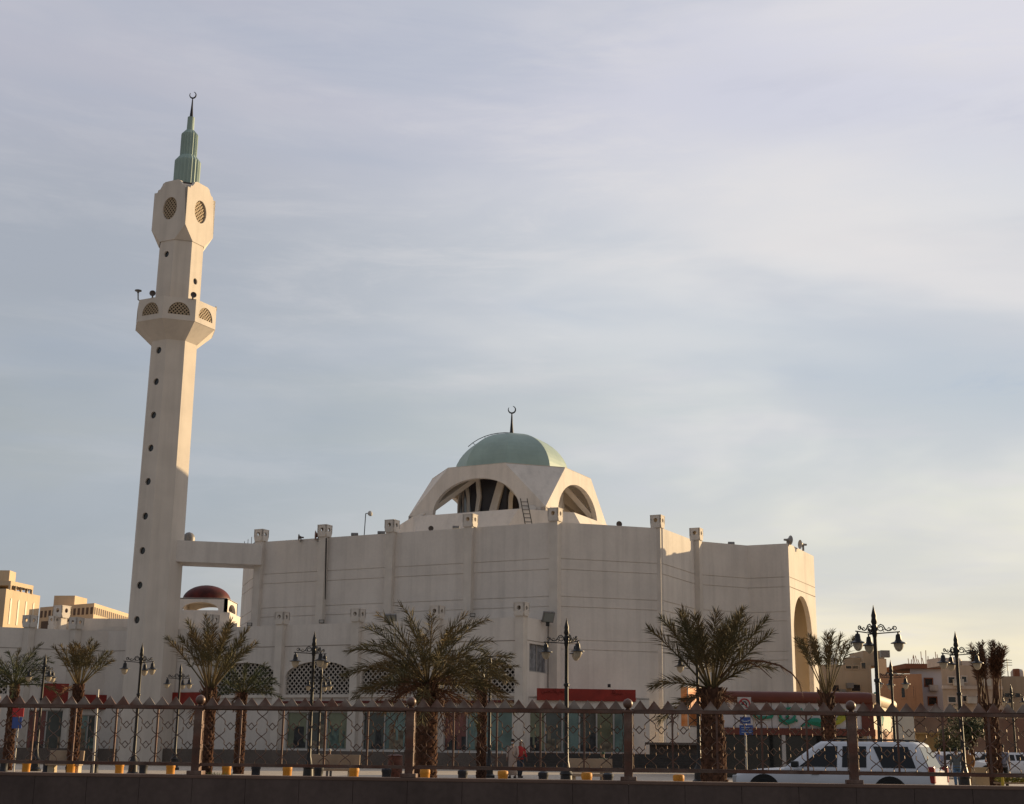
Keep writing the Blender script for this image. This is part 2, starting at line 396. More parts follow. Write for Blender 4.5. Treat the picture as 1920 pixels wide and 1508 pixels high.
# inner drum seen through the arches: glass drum and white ribs
mb = MB(); mb.loft([ring(octo(CX, CY, 3.9), zb), ring(octo(CX, CY, 4.1), zt - .4)]); sub(mb, 'inner_drum_glass', mat('drum_glass', (.035, .03, .035), .3, noise=.3, scale=.6), mosque)
mb = MB()
for k in range(8):
    P, Q = octo(CX, CY, 4.25)[k], octo(CX, CY, 4.25)[(k + 1) % 8]; M = frame(P, Q); c = M.L / 2
    if k % 2 == 0:
        mb.slab([archp(c - 1.55, c + 1.55, zb, 19.4 + E1, 21.4 + E1), archp(c - 1.22, c + 1.22, zb + .05, 19.3 + E1, 21.0 + E1)[::-1]], M, .2)
        mb.slab([rect(c - .08, zb, c + .08, 21.1 + E1)], M, .12)
    else:
        mb.slab([[(c - 1.25, zb), (c - .95, zb), (c - .62, 19.9 + E1), (c - .8, zt - .4), (c - 1.15, zt - .4), (c - .98, 19.9 + E1)]], M, .25)
        mb.slab([[(c - .15, zb), (c + .55, zb), (c + 1.75, zt - .4), (c + 1.1, zt - .4)]], M, .35)
    mb.slab([rect(0, 21.6 + E1, M.L, zt - .4)], M, .12)
for k in range(4):
    a = R(-72 + 90 * k); 
    for s in (-1, 1):
        p0 = Vector((CX + 8.3 * math.cos(a + s * .08), CY + 8.3 * math.sin(a + s * .08), 17.9 + E1)); p1 = Vector((CX + 4.3 * math.cos(a + s * .55), CY + 4.3 * math.sin(a + s * .55), zt - .4))
        mb.tube([p0, p0.lerp(p1, .5), p1], .30, 4)
sub(mb, 'inner_rib', TRIM(), mosque)
# dome, eight facets
mb = MB(); da = 4.55; prof = []
for i in range(15):
    a = math.pi / 2 * i / 14; prof.append((da * math.cos(a) if i < 14 else .03, zt + .05 + 3.85 * math.sin(a)))
mb.loft([ring(octo(CX, CY, r), z_) for r, z_ in prof]); dome = sub(mb, 'dome', GREEN(), mosque)
mb = MB(); mb.tube([Vector((CX - .951 * r * 1.04, CY - .309 * r * 1.04, z_ + .05)) for r, z_ in [(4.66 * math.cos(t), zt + .14 + 3.85 * math.sin(t)) for t in [math.pi / 2 * i / 12 for i in range(5, 13)]]], .035, 6)
for i in range(6, 12, 2):
    t = math.pi / 2 * i / 12; r = 4.66 * math.cos(t); z_ = zt + .14 + 3.85 * math.sin(t)
    mb.tube([Vector((CX - .951 * r * 1.04, CY - .309 * r * 1.04, z_)), Vector((CX - .951 * r * .9, CY - .309 * r * .9, z_ - .3))], .025, 5)
sub(mb, 'dome_rail', BLACK(), mosque)
def crescent(mb, x, y, z0, h, r, tilt=0.):
    """tapered spike carrying a crescent open at the top, in a vertical plane facing the viewer"""
    mb.lathe([(r * .62, 0), (r * .55, h * .05), (r * .30, h * .55), (r * .16, h), (r * .1, h + .02)], (x, y, z0), 10)
    ptsO = []; n = 26; pts = []; rad = []
    for i in range(n + 1):
        a = R(-90 + 20) + R(-145) + R(290) * i / n
        pts.append(Vector((x + r * math.cos(a) * 1., y, z0 + h + r * .95 + r * math.sin(a)))); rad.append(.025 + r * .15 * math.sin(math.pi * i / n))
    mb.tube(pts, rad, 6)
mb = MB(); crescent(mb, CX, CY, 25.65 + E1 + .2, 1.95, .31); sub(mb, 'crescent_finial', BLACK(), mosque, smooth=True)
# bridge to the minaret, stair rail
mb = MB()
bz0, bz1 = zat(475, 1061, 104.2), zat(475, 1022, 104.2)
mb.prism([(-25.2, 102.1), (-18.9, 103.6), (-18.9, 106.4), (-25.2, 104.9)], bz0, bz1); sub(mb, 'bridge', PLASTER(), mosque)
mb = MB()
for k in range(5):
    x = xat(452 + k * 6.5, 104.5, 1015); mb.tube([(x, 104.5, bz1), (x, 104.5, bz1 + .15 + k * .17)], .025, 5)
mb.tube([(xat(450, 104.5), 104.5, bz1 + .05), (xat(479, 104.5), 104.5, bz1 + .95)], .03, 5); 
sub(mb, 'stair_rail', GREY(), mosque)
mb = MB()   # downpipe on the facade
Mf = frame(pA, pC); mb.tube([Mf(6.45, ZT - .1, .35), Mf(6.4, 12, .10), Mf(5.7, 10.2, .08), Mf(5.75, 8.2, .1)], .055, 6); sub(mb, 'downpipe', BLACK(), mosque)
# ladder
ladder = MB(); l0, l1 = at(985, 981, 103.5), at(977, 942, 104.2)
for s in (0, .52): ladder.tube([l0 + Vector((s, 0, -.1)), l1 + Vector((s - .05, .3, .35))], .04, 5)
for k in range(6):
    p = l0.lerp(l1 + Vector((0, .3, .3)), k / 6 + .05); ladder.tube([p, p + Vector((.5, 0, 0))], .03, 5)
tag(ladder.build('roof_ladder', BLACK()), 'black metal ladder leaning on the white drum base below the dome', 'ladder')
# ------------------------------------------------------------------ MINARET
MX, MY = -26.6, 103.0
minaret = empty('minaret', (MX, MY, 0), 'tall white octagonal minaret with balcony, lantern and green ribbed spire', 'minaret')
ap = 1.80
def zm(py, px=330, dy=-1.8): return zat(px, py, MY + dy)
zc0, zc1, zc2 = zm(637), zm(592, 340, -3.2), zm(555, 345, -3.2)
zl0, zl1, zlt = zm(449, 347), zm(419, 351, -2.4), zm(331, 355, -2.4)
def porthole_slabs(mb, P, Q, z0, z1, holes, depth=.3):
    M = frame(P, Q); mb.slab([rect(0, z0, M.L, z1)] + [circp(M.L / 2 + du, hz, hr, 14)[::-1] for du, hz, hr in holes], M, depth); return M
mb = MB(); op = octo(MX, MY, ap)
ph = [zm(y, x) for x, y in ((297, 655), (292, 714), (288, 777), (283, 839), (279, 902), (273, 967), (268, 1032), (264, 1097), (259, 1162))]
upz = zm(474, 313); upr = zm(523, 368, -1.4)
glass = MB()
for k in range(8):
    P, Q = op[k - 1], op[k]     # k=0: the -27 face
    holes = []
    if k == 0: holes = [(0, h, .28) for h in ph] + [(0, upz, .26)]
    if k == 2: holes = [(0, upr, .26)] 
    M = porthole_slabs(mb, P, Q, 0, zl0 + .1, holes)
    for du, hz, hr in holes:
        glass.slab([circp(M.L / 2, hz, hr + .01, 14)], lambda u, v, w, M=M: M(u, v, w - .16), .05)
sub(mb, 'shaft', PLASTER2(), minaret)
for k, P_, Q_, hh in [(0, op[7], op[0], ph + [upz]), (2, op[1], op[2], [upr])]:
    M = frame(P_, Q_)
    for hz in hh:
        w = MB(); w.slab([circp(M.L / 2, hz, .29, 14)], lambda u, v, w_, M=M: M(u, v, w_ - .14), .05); sub(w, 'porthole_window', GLASSD(), minaret)
# balcony: corbel cone, parapet with half-round lattice openings
mb = MB(); apb = 3.16
mb.loft([ring(octo(MX, MY, ap - .05), zc0 - .02), ring(octo(MX, MY, apb - .05), zc1 - .22), ring(octo(MX, MY, apb), zc1 - .2), ring(octo(MX, MY, apb), zc1 + .02), ring(octo(MX, MY, ap - .2), zc1 + .02)], cap0=False, cap1=False)
sub(mb, 'balcony_corbel', PLASTER2(), minaret)
mb = MB(); lat = MB(); ob = octo(MX, MY, apb)
for k in range(8):
    M = frame(ob[k - 1], ob[k]); c = M.L / 2; poly = archp(c - .88, c + .88, zc1 + .22, zc1 + .3, zc1 + 1.22, 14)
    mb.slab([rect(0, zc1 + .02, M.L, zc2), poly[::-1]], M, .16)
    l1_ = MB(); lattice(l1_, poly, M, .21, .075, .03, -.05); sub(l1_, 'balcony_lattice', mat('lattice_tan', (.46, .35, .23), .7, noise=.1), minaret)
    
sub(mb, 'balcony_parapet', PLASTER2(), minaret)
mb = MB(); mb.loft([ring(octo(MX, MY, apb - .3), zc1 + .25), ring(octo(MX, MY, apb - .3), zc2 - .25)], cap0=True, cap1=True); sub(mb, 'balcony_core', mat('balcony_dark', (.07, .055, .045), .9), minaret)  # solid core behind the lattice, coloured dark so the openings read dark
# lantern: square box, corners tapering into the octagon, stepped round shoulders and round lattice windows
hl = 1.86
sql = [(MX + hl * math.sqrt(2) * math.cos(R(-72 + 90 * k)), MY + hl * math.sqrt(2) * math.sin(R(-72 + 90 * k))) for k in range(4)]
mb = MB(); lat = MB(); ocl = octo(MX, MY, hl)
zci = zat(321, 388, MY - 1.8)
for k in range(4):
    M = frame(sql[k - 1], sql[k]); Lk = M.L; c = Lk / 2; a = hl / 2.4142
    H = zlt - zl1; sh = zl1 + H * .80
    outer = [(c - a, zl0), (c + a, zl0), (Lk, zl1), (Lk, sh), (Lk - .32, sh), (Lk - .42, sh + .22)]
    arc = [(c + (Lk / 2 - .62) * math.cos(t), sh + .25 + (H * .2 + .25) * math.sin(t)) for t in [math.pi * i / 12 for i in range(1, 12)]]
    arc = [p for p in arc if abs(p[0] - c) < 1.02]
    outer += [(Lk - .62, sh + .25)] + [(c + 1.02, sh + .55)] + [(c + .98, zlt - .12), (c + .7, zlt), (c - .7, zlt), (c - .98, zlt - .12)] + [(c - 1.02, sh + .55), (.62, sh + .25)] + [(.42, sh + .22), (.32, sh), (0, sh)] + [(0, zl1)]
    cir = circp(c, zci, .78, 24, .95)
    mb.slab([outer, cir[::-1]], M, .3)
    l1_ = MB(); lattice(l1_, cir, M, .23, .085, .03, -.12, (40, -50)); sub(l1_, 'lantern_lattice', mat('lattice_tan', (.46, .35, .23), .7, noise=.1), minaret)
    bt = Vector((*sql[k], zl1)); M2 = frame(sql[k], sql[(k + 1) % 4])
    mb.add([M(c + a, zl0, 0), M2(M2.L / 2 - a, zl0, 0), bt], [(0, 1, 2)])
mb.loft([ring(octo(MX, MY, hl - .35), zl0 + .2), ring(octo(MX, MY, hl - .5), zlt - .15)]) if False else None
sub(mb, 'lantern', PLASTER2(), minaret, fix=False)
mb = MB(); mb.loft([ring([(MX + (x - MX) * .80, MY + (y - MY) * .80) for x, y in sql], zl1 - .3), ring([(MX + (x - MX) * .80, MY + (y - MY) * .80) for x, y in sql], zlt - .95)]); mb.loft([ring(inset(octo(MX, MY, hl - .1), 0), zlt - .75), ring(octo(MX, MY, 1.3), zlt + .05)]); sub(mb, 'lantern_core', mat('balcony_dark', (.07, .055, .045), .9), minaret)
mb = MB(); mb.loft([ring(octo(MX, MY, 1.62), zlt - .9), ring(octo(MX, MY, 1.6), zlt - .28), ring(octo(MX, MY, 1.25), zlt - .02)]); sub(mb, 'lantern_roof', PLASTER2(), minaret)
# ribbed spire tiers
def ribbed(name, r, z0, z1, r2, ztop, n=24):
    mb = MB(); rr = []
    def rg(rad, zz, amp):
        return [Vector((MX + (rad + amp * (1 if i % 2 else -1)) * math.cos(2 * math.pi * i / (2 * n)), MY + (rad + amp * (1 if i % 2 else -1)) * math.sin(2 * math.pi * i / (2 * n)), zz)) for i in range(2 * n)]
    mb.loft([rg(r, z0, .045), rg(r, z1, .045), rg(r2, ztop, .02)]); sub(mb, name, GREEN(), minaret)
zsp = [zat(363, y, MY) for y in (334, 305, 298, 254, 248, 221, 218)]
ribbed('spire_tier', 1.10, zlt - .9, zsp[1], .74, zsp[2] + .15, 22)
ribbed('spire_tier', .70, zsp[2] - .1, zsp[3], .38, zsp[4] + .1, 18)
mb = MB(); mb.lathe([(.33, zsp[4] - .1), (.31, zsp[5]), (.12, zsp[5] + .08)], (MX, MY, 0), 14); sub(mb, 'spire_tip', GREEN(), minaret)
mb = MB(); crescent(mb, MX, MY, zsp[5] + .05, 1.72, .28); sub(mb, 'crescent_finial', BLACK(), minaret, smooth=True)
for ch in minaret.children:   # the tower narrows gently towards the top
    for v_ in ch.data.vertices:
        k_ = 1.03 - .115 * min(max(v_.co.z, 0) / 42, 1); v_.co.x *= k_; v_.co.y *= k_
# ------------------------------------------------------------------ ARCADE WING (front of the hall)
W0, W3, W4 = (1.05, 89.9), (-30.8, 106.1), (-52, 97.5)
ZW = 8.22 + EYE
wing = empty('arcade_wing', (-15, 99, 0), 'low white arcade wing with latticed arches over glazed shopfronts', 'building')
Mw = frame(W3, W0); Lw = Mw.L          # u runs left to right; t (distance from W0) = Lw - u
Rw = (2.75, 93.2)
wallb = MB(); holes = []; bays = []
for ct in (3.45, 9.78, 16.12, 22.5, 28.9):
    u = Lw - ct; bays.append(u)
for i, u in enumerate(bays):
    if i < 4:
        holes.append(archp(u - 2.78, u + 2.78, 4.92, 6.15, 7.18, 22)[::-1])
    if i < 3: holes.append(rect(u - 2.5, 1.2, u + 2.55, 3.75)[::-1])
def groove_wall(M, outer, holes, depth=.4):
    wallb.slab([outer] + holes, M, depth)
groove_wall(Mw, rect(0, 0, Lw, ZW), holes)
Mr = frame(W0, Rw); wallb.slab([rect(0, 0, Mr.L, ZW), rect(.62, 6.3, 3.3, 8.12)[::-1]], Mr, .35)
Ml = frame(W4, W3); lh = []
L4 = Ml.L
lh = [archp(L4 - 11.9, L4 - 6.9, 4.9, 6.1, 7.15)[::-1], rect(L4 - 5.2, .5, L4 - 2.6, 3.8)[::-1], rect(L4 - 2.3, .8, L4 - .2, 3.5)[::-1]]
wallb.slab([rect(0, 0, L4, ZW)] + lh, Ml, .4)
sub(wallb, 'wall', PLASTER(), wing)
mb = MB(); body = [(W4[0] + .3, W4[1] + .6), (W3[0], W3[1] + .7), (W0[0] - .3, W0[1] + .7), (Rw[0] - .2, Rw[1] - .1), pA, (-24, 118), (-58, 118)]
mb.loft([ring(body, ZW - .4), ring(body, ZW - .3)]); sub(mb, 'roof', PLASTER(), wing)
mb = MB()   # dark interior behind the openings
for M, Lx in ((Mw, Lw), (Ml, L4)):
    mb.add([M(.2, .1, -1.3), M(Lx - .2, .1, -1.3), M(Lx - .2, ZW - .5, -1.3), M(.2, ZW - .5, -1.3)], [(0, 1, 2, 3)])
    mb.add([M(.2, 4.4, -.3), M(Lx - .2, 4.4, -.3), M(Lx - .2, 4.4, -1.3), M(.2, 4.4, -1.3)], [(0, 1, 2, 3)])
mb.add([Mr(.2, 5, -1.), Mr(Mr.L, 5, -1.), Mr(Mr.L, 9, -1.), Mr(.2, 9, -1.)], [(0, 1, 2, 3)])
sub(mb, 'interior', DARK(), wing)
# grooves of the wing: dark strips on the face, groove shade put into their colour
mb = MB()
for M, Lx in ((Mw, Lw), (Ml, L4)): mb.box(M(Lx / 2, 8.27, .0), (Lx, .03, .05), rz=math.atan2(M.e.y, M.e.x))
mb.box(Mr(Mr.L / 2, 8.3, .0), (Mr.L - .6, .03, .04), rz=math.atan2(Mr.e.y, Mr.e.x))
sub(mb, 'groove_shade_line', mat('groove_shade', (.30, .25, .21), .9), wing)
for i, t in enumerate((.25, 6.6, 12.94, 19.37, 25.7)):
    x, y = on(W3, W0, Lw - t, .10); pier(wing, x, y, 0, ZW + .05, .60, .78, .84)
for u in (L4 - 5.75, L4 - 2.4): x, y = on(W4, W3, u, .08); pier(wing, x, y, 0, ZW + .05, .58, .80, .84)
lm = mat('white_lattice', (.46, .41, .36), .8, noise=.15)
for i, u in enumerate(bays[:4]):
    lat = MB(); lattice(lat, archp(u - 2.78, u + 2.78, 4.92, 6.15, 7.18, 22), Mw, .27, .075, .04, -.15); sub(lat, 'arch_lattice', lm, wing)
    s = MB(); s.box(Mw(u, 4.80, .06), (5.7, .2, .2), rz=D27); sub(s, 'sill', TRIM(), wing)
    if i < 3:
        a = MB(); a.box(Mw(u, 4.38, .12), (5.5, .35, .16), rz=D27); sub(a, 'shutter_box', mat('maroon_metal', (.13, .025, .02), .5), wing)
lat = MB(); lattice(lat, archp(L4 - 11.9, L4 - 6.9, 4.9, 6.1, 7.15), Ml, .27, .085, .04, -.15); sub(lat, 'arch_lattice', lm, wing)
# shopfront glazing
gl_t = mat('shop_glass_teal', (.17, .27, .25), .2, noise=.5, scale=.5, spec=.6); gl_g = mat('shop_glass_olive', (.20, .22, .14), .2, noise=.5, scale=.6, spec=.6)
gl_r = mat('shop_glass_red', (.20, .07, .06), .25, noise=.4, scale=.7, spec=.5); gl_d = mat('shop_glass_dark', (.07, .085, .08), .15, noise=.5, scale=.5, spec=.6)
alum = mat('aluminium_frame', (.42, .40, .38), .45, metal=.5, noise=.1)
def glazing(M, u0, u1, v0, v1, mats, w=-.22, fr=.07, sills=None):
    n = len(mats); du = (u1 - u0) / n
    for i, m in enumerate(mats):
        a = MB(); a.box(M(u0 + (i + .5) * du, (v0 + v1) / 2, w), (du - fr, .03, v1 - v0 - fr), rz=math.atan2(M.e.y, M.e.x)); pane = sub(a, 'shop_window', m, wing)
        b = MB(); an = math.atan2(M.e.y, M.e.x)
        b.box(M(u0 + i * du, (v0 + v1) / 2, w + .03), (fr, .09, v1 - v0), rz=an); b.box(M(u0 + (i + .5) * du, v0 + .04, w + .03), (du - fr, .08, .08), rz=an); b.box(M(u0 + (i + .5) * du, v1 - .04, w + .03), (du - fr, .08, .08), rz=an)
        b.box(M(u0 + (i + 1) * du - .04, (v0 + v1) / 2, w + .033), (.05, .085, v1 - v0 - .2), rz=an)
        f = b; f.v = [v - wing.location for v in f.v]; f.build('window_frame', alum, pane)
        dsp = MB(); rn_ = random.Random(i * 7 + int(u0 * 10))
        for q_ in range(5):
            ww, hh = rn_.uniform(.15, .45), rn_.uniform(.15, .5); uu = u0 + (i + .5) * du + rn_.uniform(-.35, .35) * du; hh *= rn_.choice((1, 2, 3.2)); vv = v0 + .12 + hh / 2
            dsp.box(M(uu, vv, w + .02 + q_ * .002), (ww, .01, hh), rz=an)
        dsp.box(M(u0 + (i + .5) * du, v0 + .12, w + .017), (du * .8, .008, .05), rz=an)
        dsp.v = [v - wing.location for v in dsp.v]; dsp.build('window_display', mat('display_%d' % (i % 3), ((.05, .05, .05), (.24, .2, .14), (.14, .20, .17))[i % 3], .6, noise=.6, scale=3), pane)
glazing(Mw, bays[2] - 2.5, bays[2] + 2.55, 1.2, 3.75, [gl_g, gl_d, gl_g])
glazing(Mw, bays[1] - 2.5, bays[1] + 2.55, 1.2, 3.75, [gl_d, gl_t, gl_t])
glazing(Mw, bays[0] - 2.5, bays[0] + 2.55, 1.2, 3.75, [gl_r, gl_t, gl_t])
glazing(Ml, L4 - 5.2, L4 - 2.6, .5, 3.8, [gl_r, gl_d]); glazing(Ml, L4 - 2.3, L4 - .2, .8, 3.5, [gl_d, gl_t, gl_d])
# blinds and goods just behind the glass
mb = MB()
for u, c in ((bays[1] + .8, .9), (bays[0] + 1.0, .9), (bays[2] - 1.7, .6)):
    mb.box(Mw(u, 2.9, -.45), (1.4, .05, 1.3), rz=D27)
sub(mb, 'window_blind', mat('blind_teal', (.36, .46, .42), .8), wing)
# curtained window on the return wall
a = MB(); a.box(Mr(1.96, 7.21, -.2), (2.68, .04, 1.82), rz=math.atan2(Mr.e.y, Mr.e.x)); wn = sub(a, 'curtain_window', mat('curtain', (.22, .22, .23), .7, noise=.5, scale=3, streak=.5), wing)
a = MB(); an = math.atan2(Mr.e.y, Mr.e.x); a.box(Mr(1.96, 7.21, -.15), (.06, .05, 1.8), rz=an); a.box(Mr(.66, 7.21, -.15), (.07, .06, 1.8), rz=an); a.box(Mr(1.96, 6.34, -.15), (2.6, .06, .07), rz=an)
a.v = [v - wing.location for v in a.v]; a.build('window_frame', alum, wn)
# plinth
mb = MB(); n_ = Mw.n
pl = [Mw(5.2, 0, .95), Mw(Lw + .2, 0, .95), Mw(Lw + .2, 0, -.1), Mw(5.2, 0, -.1)]
mb.loft([[v.copy() for v in pl], [v + Vector((0, 0, 1.12)) for v in pl]]); pl = [Ml(0, 0, .8), Ml(L4 - .5, 0, .8), Ml(L4 - .5, 0, -.1), Ml(0, 0, -.1)]
mb.loft([[v.copy() for v in pl], [v + Vector((0, 0, 1.05)) for v in pl]])
pl2 = [Mw(.4, 0, .5), Mw(5.2, 0, .5), Mw(5.2, 0, -.1), Mw(.4, 0, -.1)]; mb.loft([[v.copy() for v in pl2], [v + Vector((0, 0, 1.05)) for v in pl2]])
sub(mb, 'plinth', GRANITE(), wing)
# barrel roof hump behind the parapet, near the minaret
mb = MB(); Mv = frame(on(W3, W4, -.0), W3) if False else Mw
c0 = Ml(L4 - .6, 0, -.4); pts = []
hump = [(L4 - 2.2 + 5.0 * (i / 16), ZW - .3 + .95 * math.sin(math.pi * i / 16)) for i in range(17)]
Mh = frame((W3[0] - 2.2, W3[1] + .5), (W3[0] + 3.2, W3[1] + .5))
prof_ = [(5.4 * i / 16, ZW - .3 + .72 * math.sin(math.pi * i / 16)) for i in range(17)]
mb.slab([prof_], Mh, 8.); sub(mb, 'vault_roof', TRIM(), wing)
# rear hall showing above the wing, left of the minaret
hall = empty('rear_hall', (-36, 124, 0), 'plain white rear hall rising just above the arcade roof, left of the minaret', 'building')
xa, xb_ = xat(152, 122, 1170), xat(262, 122, 1170); zt_ = zat(200, 1160, 122)
mb = MB(); mb.box(((xa + xb_) / 2, 126, zt_ / 2), (xb_ - xa, 8, zt_)); x3 = xat(104, 120, 1170); zz3 = zat(110, 1166, 120); mb.box(((x3 + xa) / 2, 124, zz3 / 2), (xa - x3, 8, zz3)); sub(mb, 'wall', PLASTER(), hall)
for px, py, Y in ((115, 1159, 119.5), (101, 1172, 119.2)):
    z1 = zat(px, py, Y); pier(hall, xat(px, Y, py), Y, 0, z1, .7, 1.05 if px == 115 else .7, 1.0 if px == 115 else .7)
# red domed pavilion seen under the bridge
pav = empty('domed_pavilion', (-29, 132, 0), 'small white pavilion with dark red dome seen under the bridge', 'pavilion')
Yp = 132; px0, px1 = xat(343, Yp, 1126), xat(432, Yp, 1126); cx = (px0 + px1) / 2; zbse = zat(387, 1127, Yp); ztop = zat(387, 1098, Yp); rr = (px1 - px0) / 2
mb = MB(); mb.lathe([(rr * math.cos(a), zbse + (ztop - zbse) * math.sin(a)) for a in [math.pi / 2 * i / 10 for i in range(10)]] + [(.02, ztop)], (cx, Yp, 0), 24); sub(mb, 'dome', mat('maroon_dome', (.085, .014, .009), .6, noise=.6, scale=1.2, spec=.2), pav, smooth=True)
mb = MB()
zmid, zlow = zat(387, 1149, Yp), zat(387, 1175, Yp)
hw = rr * 1.1; sqp = [(cx - hw, Yp - hw), (cx + hw, Yp - hw), (cx + hw, Yp + hw), (cx - hw, Yp + hw)]
for k in range(4):
    M = frame(sqp[k - 1], sqp[k]); c = M.L / 2
    mb.slab([rect(0, zmid - .2, M.L, zbse), archp(c - 1.7, c + 1.7, zmid, zmid + .05, zmid + .75)[::-1]], M, .3)
mb.box((cx, Yp, zbse - .02), (hw * 2, hw * 2, .1)); mb.box((cx, Yp, (zmid - .2) / 2), (hw * 2.3, hw * 2.3, zmid - .2)); mb.box((cx + 1.5, Yp - 1.6, zlow / 2), (hw * 1.9, hw * 2, zlow)); sub(mb, 'wall', PLASTER(), pav)
# grey water tank behind the bridge
tk = MB(); p = at(354, 1015, 112); tk.lathe([(.5, -1.), (.5, .25), (.42, .5), (.25, .68), (.03, .75)], (p.x, 112, p.z), 16); tag(tk.build('water_tank', GREY(), smooth=True), 'small grey domed water tank standing on the bridge roof beside the minaret', 'water tank')
# ------------------------------------------------------------------ shopfront annex in the corner, stairs, ramp
annex = empty('corner_shop', (4, 91, 0), 'glass fronted corner shop at the foot of the mosque under the red sign', 'shop')
poly = [(1.15, 90.4), (9.2, 91.2), (9.2, 95.5), (1.15, 92.6)]
Ma = frame(poly[0], poly[1]); mb = MB(); mb.slab([rect(0, 0, Ma.L, 4.75), rect(.15, 1.2, Ma.L - 1.2, 3.95)[::-1]], Ma, .3)
mb.loft([ring(poly, 4.6), ring(poly, 4.7)]); Mb2 = frame(poly[1], poly[2]); mb.slab([rect(0, 0, Mb2.L, 4.74)], Mb2, .3); sub(mb, 'wall', PLASTER(), annex)
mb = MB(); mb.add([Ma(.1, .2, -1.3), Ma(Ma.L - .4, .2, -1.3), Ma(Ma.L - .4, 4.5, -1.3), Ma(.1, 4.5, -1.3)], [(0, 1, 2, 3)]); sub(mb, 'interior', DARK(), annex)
wing_save = wing; wing = annex
glazing(Ma, .15, Ma.L - 1.2, 1.2, 3.95, [gl_g, gl_d, gl_t, gl_d, gl_g, gl_t]); wing = wing_save
mb = MB(); mb.box(Ma(3.95, 1.14, .02), (7.6, .5, .1), rz=math.atan2(Ma.e.y, Ma.e.x)); sub(mb, 'threshold', mat('red_stone', (.28, .07, .04), .6), annex)
st = MB()
for k in range(7): st.box((6.4, 88.9 - (6 - k) * .17 + .0, .12 + .085 + k * .15), (12.6, 4.0 - k * .34 + .0, .15))
tag(st.build('front_steps', mat('dark_stone', (.07, .062, .055), .7, noise=.2, grain=.2)), 'broad dark stone steps leading up to the corner shop', 'steps')
tw = MB(); tw.box((11.6, 89.2, .95), (5.2, .5, 1.66)); tw.box((11.5, 88.9, 1.84), (5.6, .9, .14))
tag(tw.build('terrace_wall', GRANITE()), 'brown granite terrace wall to the right of the dark steps', 'wall')
rp = MB(); q0, q1 = at(1345, 1372, 80), at(1470, 1440, 78)
rp.add([(q0.x, 80, q0.z), (q1.x, 78, .2), (q1.x, 78, .0), (q0.x, 80, 0), (q0.x, 80.5, q0.z), (q1.x, 78.5, .2), (q1.x, 78.5, 0), (q0.x, 80.5, 0)], [(0, 1, 2, 3), (4, 7, 6, 5), (0, 4, 5, 1), (1, 5, 6, 2), (0, 3, 7, 4), (3, 2, 6, 7)])
tag(rp.build('ramp_wall', GRANITE()), 'sloping brown stone ramp wall in front of the restaurant', 'wall')
# ------------------------------------------------------------------ signs
def board(name, P, Q, z0, z1, m, label, cat='sign', th=.14, trim=None):
    M = frame(P, Q); c = M(M.L / 2, 0, 0); r = empty(name, (c.x, c.y, z0), label, cat); an = math.atan2(M.e.y, M.e.x)
    b = MB(); b.box(M(M.L / 2, (z0 + z1) / 2, -th / 2), (M.L, th, z1 - z0), rz=an); sub(b, 'sign_board', m, r); return r, M
def strokes(mb, M, u, v, h, seed, n, w=.035, th=.03):
    """connected cursive strokes with dots, the look of the sign lettering"""
    rn = random.Random(seed); x = u
    for i in range(n):
        k = rn.choice('abcde'); s = h * .5
        P = {'a': [(0, 0), (.5, -.1), (.9, .1), (1, .9)], 'b': [(0, .1), (.3, -.5), (.8, -.5), (1., .15)], 'c': [(0, 0), (1., 0), (1.05, .4)], 'd': [(0, .0), (.3, .45), (.7, .45), (.9, 0), (.5, -.1)], 'e': [(0, 0), (.6, 0), (.6, 1.1)]}[k]
        mb.tube([M(x + a * s * .8, v + b * s, th) for a, b in P], w, 4)
        if rn.random() < .6:
            for q in range(rn.choice((1, 2))): mb.box(M(x + (.3 + .3 * q) * s, v + (.75 if k in 'bd' else -.45) * s, th), (w * 2.2, .03, w * 2.2), rz=math.atan2(M.e.y, M.e.x))
        x += s * (.95 if k != 'e' else .7)
P1 = (xat(1007, 90.2, 1300), 90.2); Q1 = (xat(1192, 91.05, 1300), 91.05)
sg, M = board('shop_sign', P1, Q1, zat(1010, 1313, 90.2), zat(1010, 1290.5, 90.2), RED(), 'long dark red sign board over the corner shop front')
b = MB(); strokes(b, M, .3, 5.0, .42, 3, 8, .03); strokes(b, M, 4.9, 5.0, .36, 5, 5, .025); sub(b, 'sign_lettering', mat('faded_red_letters', (.25, .035, .025), .6), sg)
Yl = on(W4, W3, L4 - 3, .3)[1]
Mx = frame(W4, W3)
def lsign(px0, px1, y0, y1, M, off, label, m=None):
    def hit(px, py):
        d = ray(px, py); P = M(0, 0, off); e = M.e
        det = d.x * (-e.y) + e.x * d.y; t = (P.x * (-e.y) + e.x * P.y) / det; return Vector((d.x * t, d.y * t, EYE + d.z * t))
    a, b = hit(px0, y1), hit(px1, y1); tz = hit(px0, y0).z
    return board('shop_sign', (a.x, a.y), (b.x, b.y), a.z, tz, m or RED(), label)
lsign(78, 131, 1281, 1322, Ml, .35, 'deep red sign behind the dark lamp, leftmost on the arcade')
lsign(146, 232, 1302, 1329, Ml, .30, 'red fascia sign left of the minaret foot')
lsign(272, 380, 1299, 1325, Mw, .30, 'bright red fascia sign right of the minaret foot')
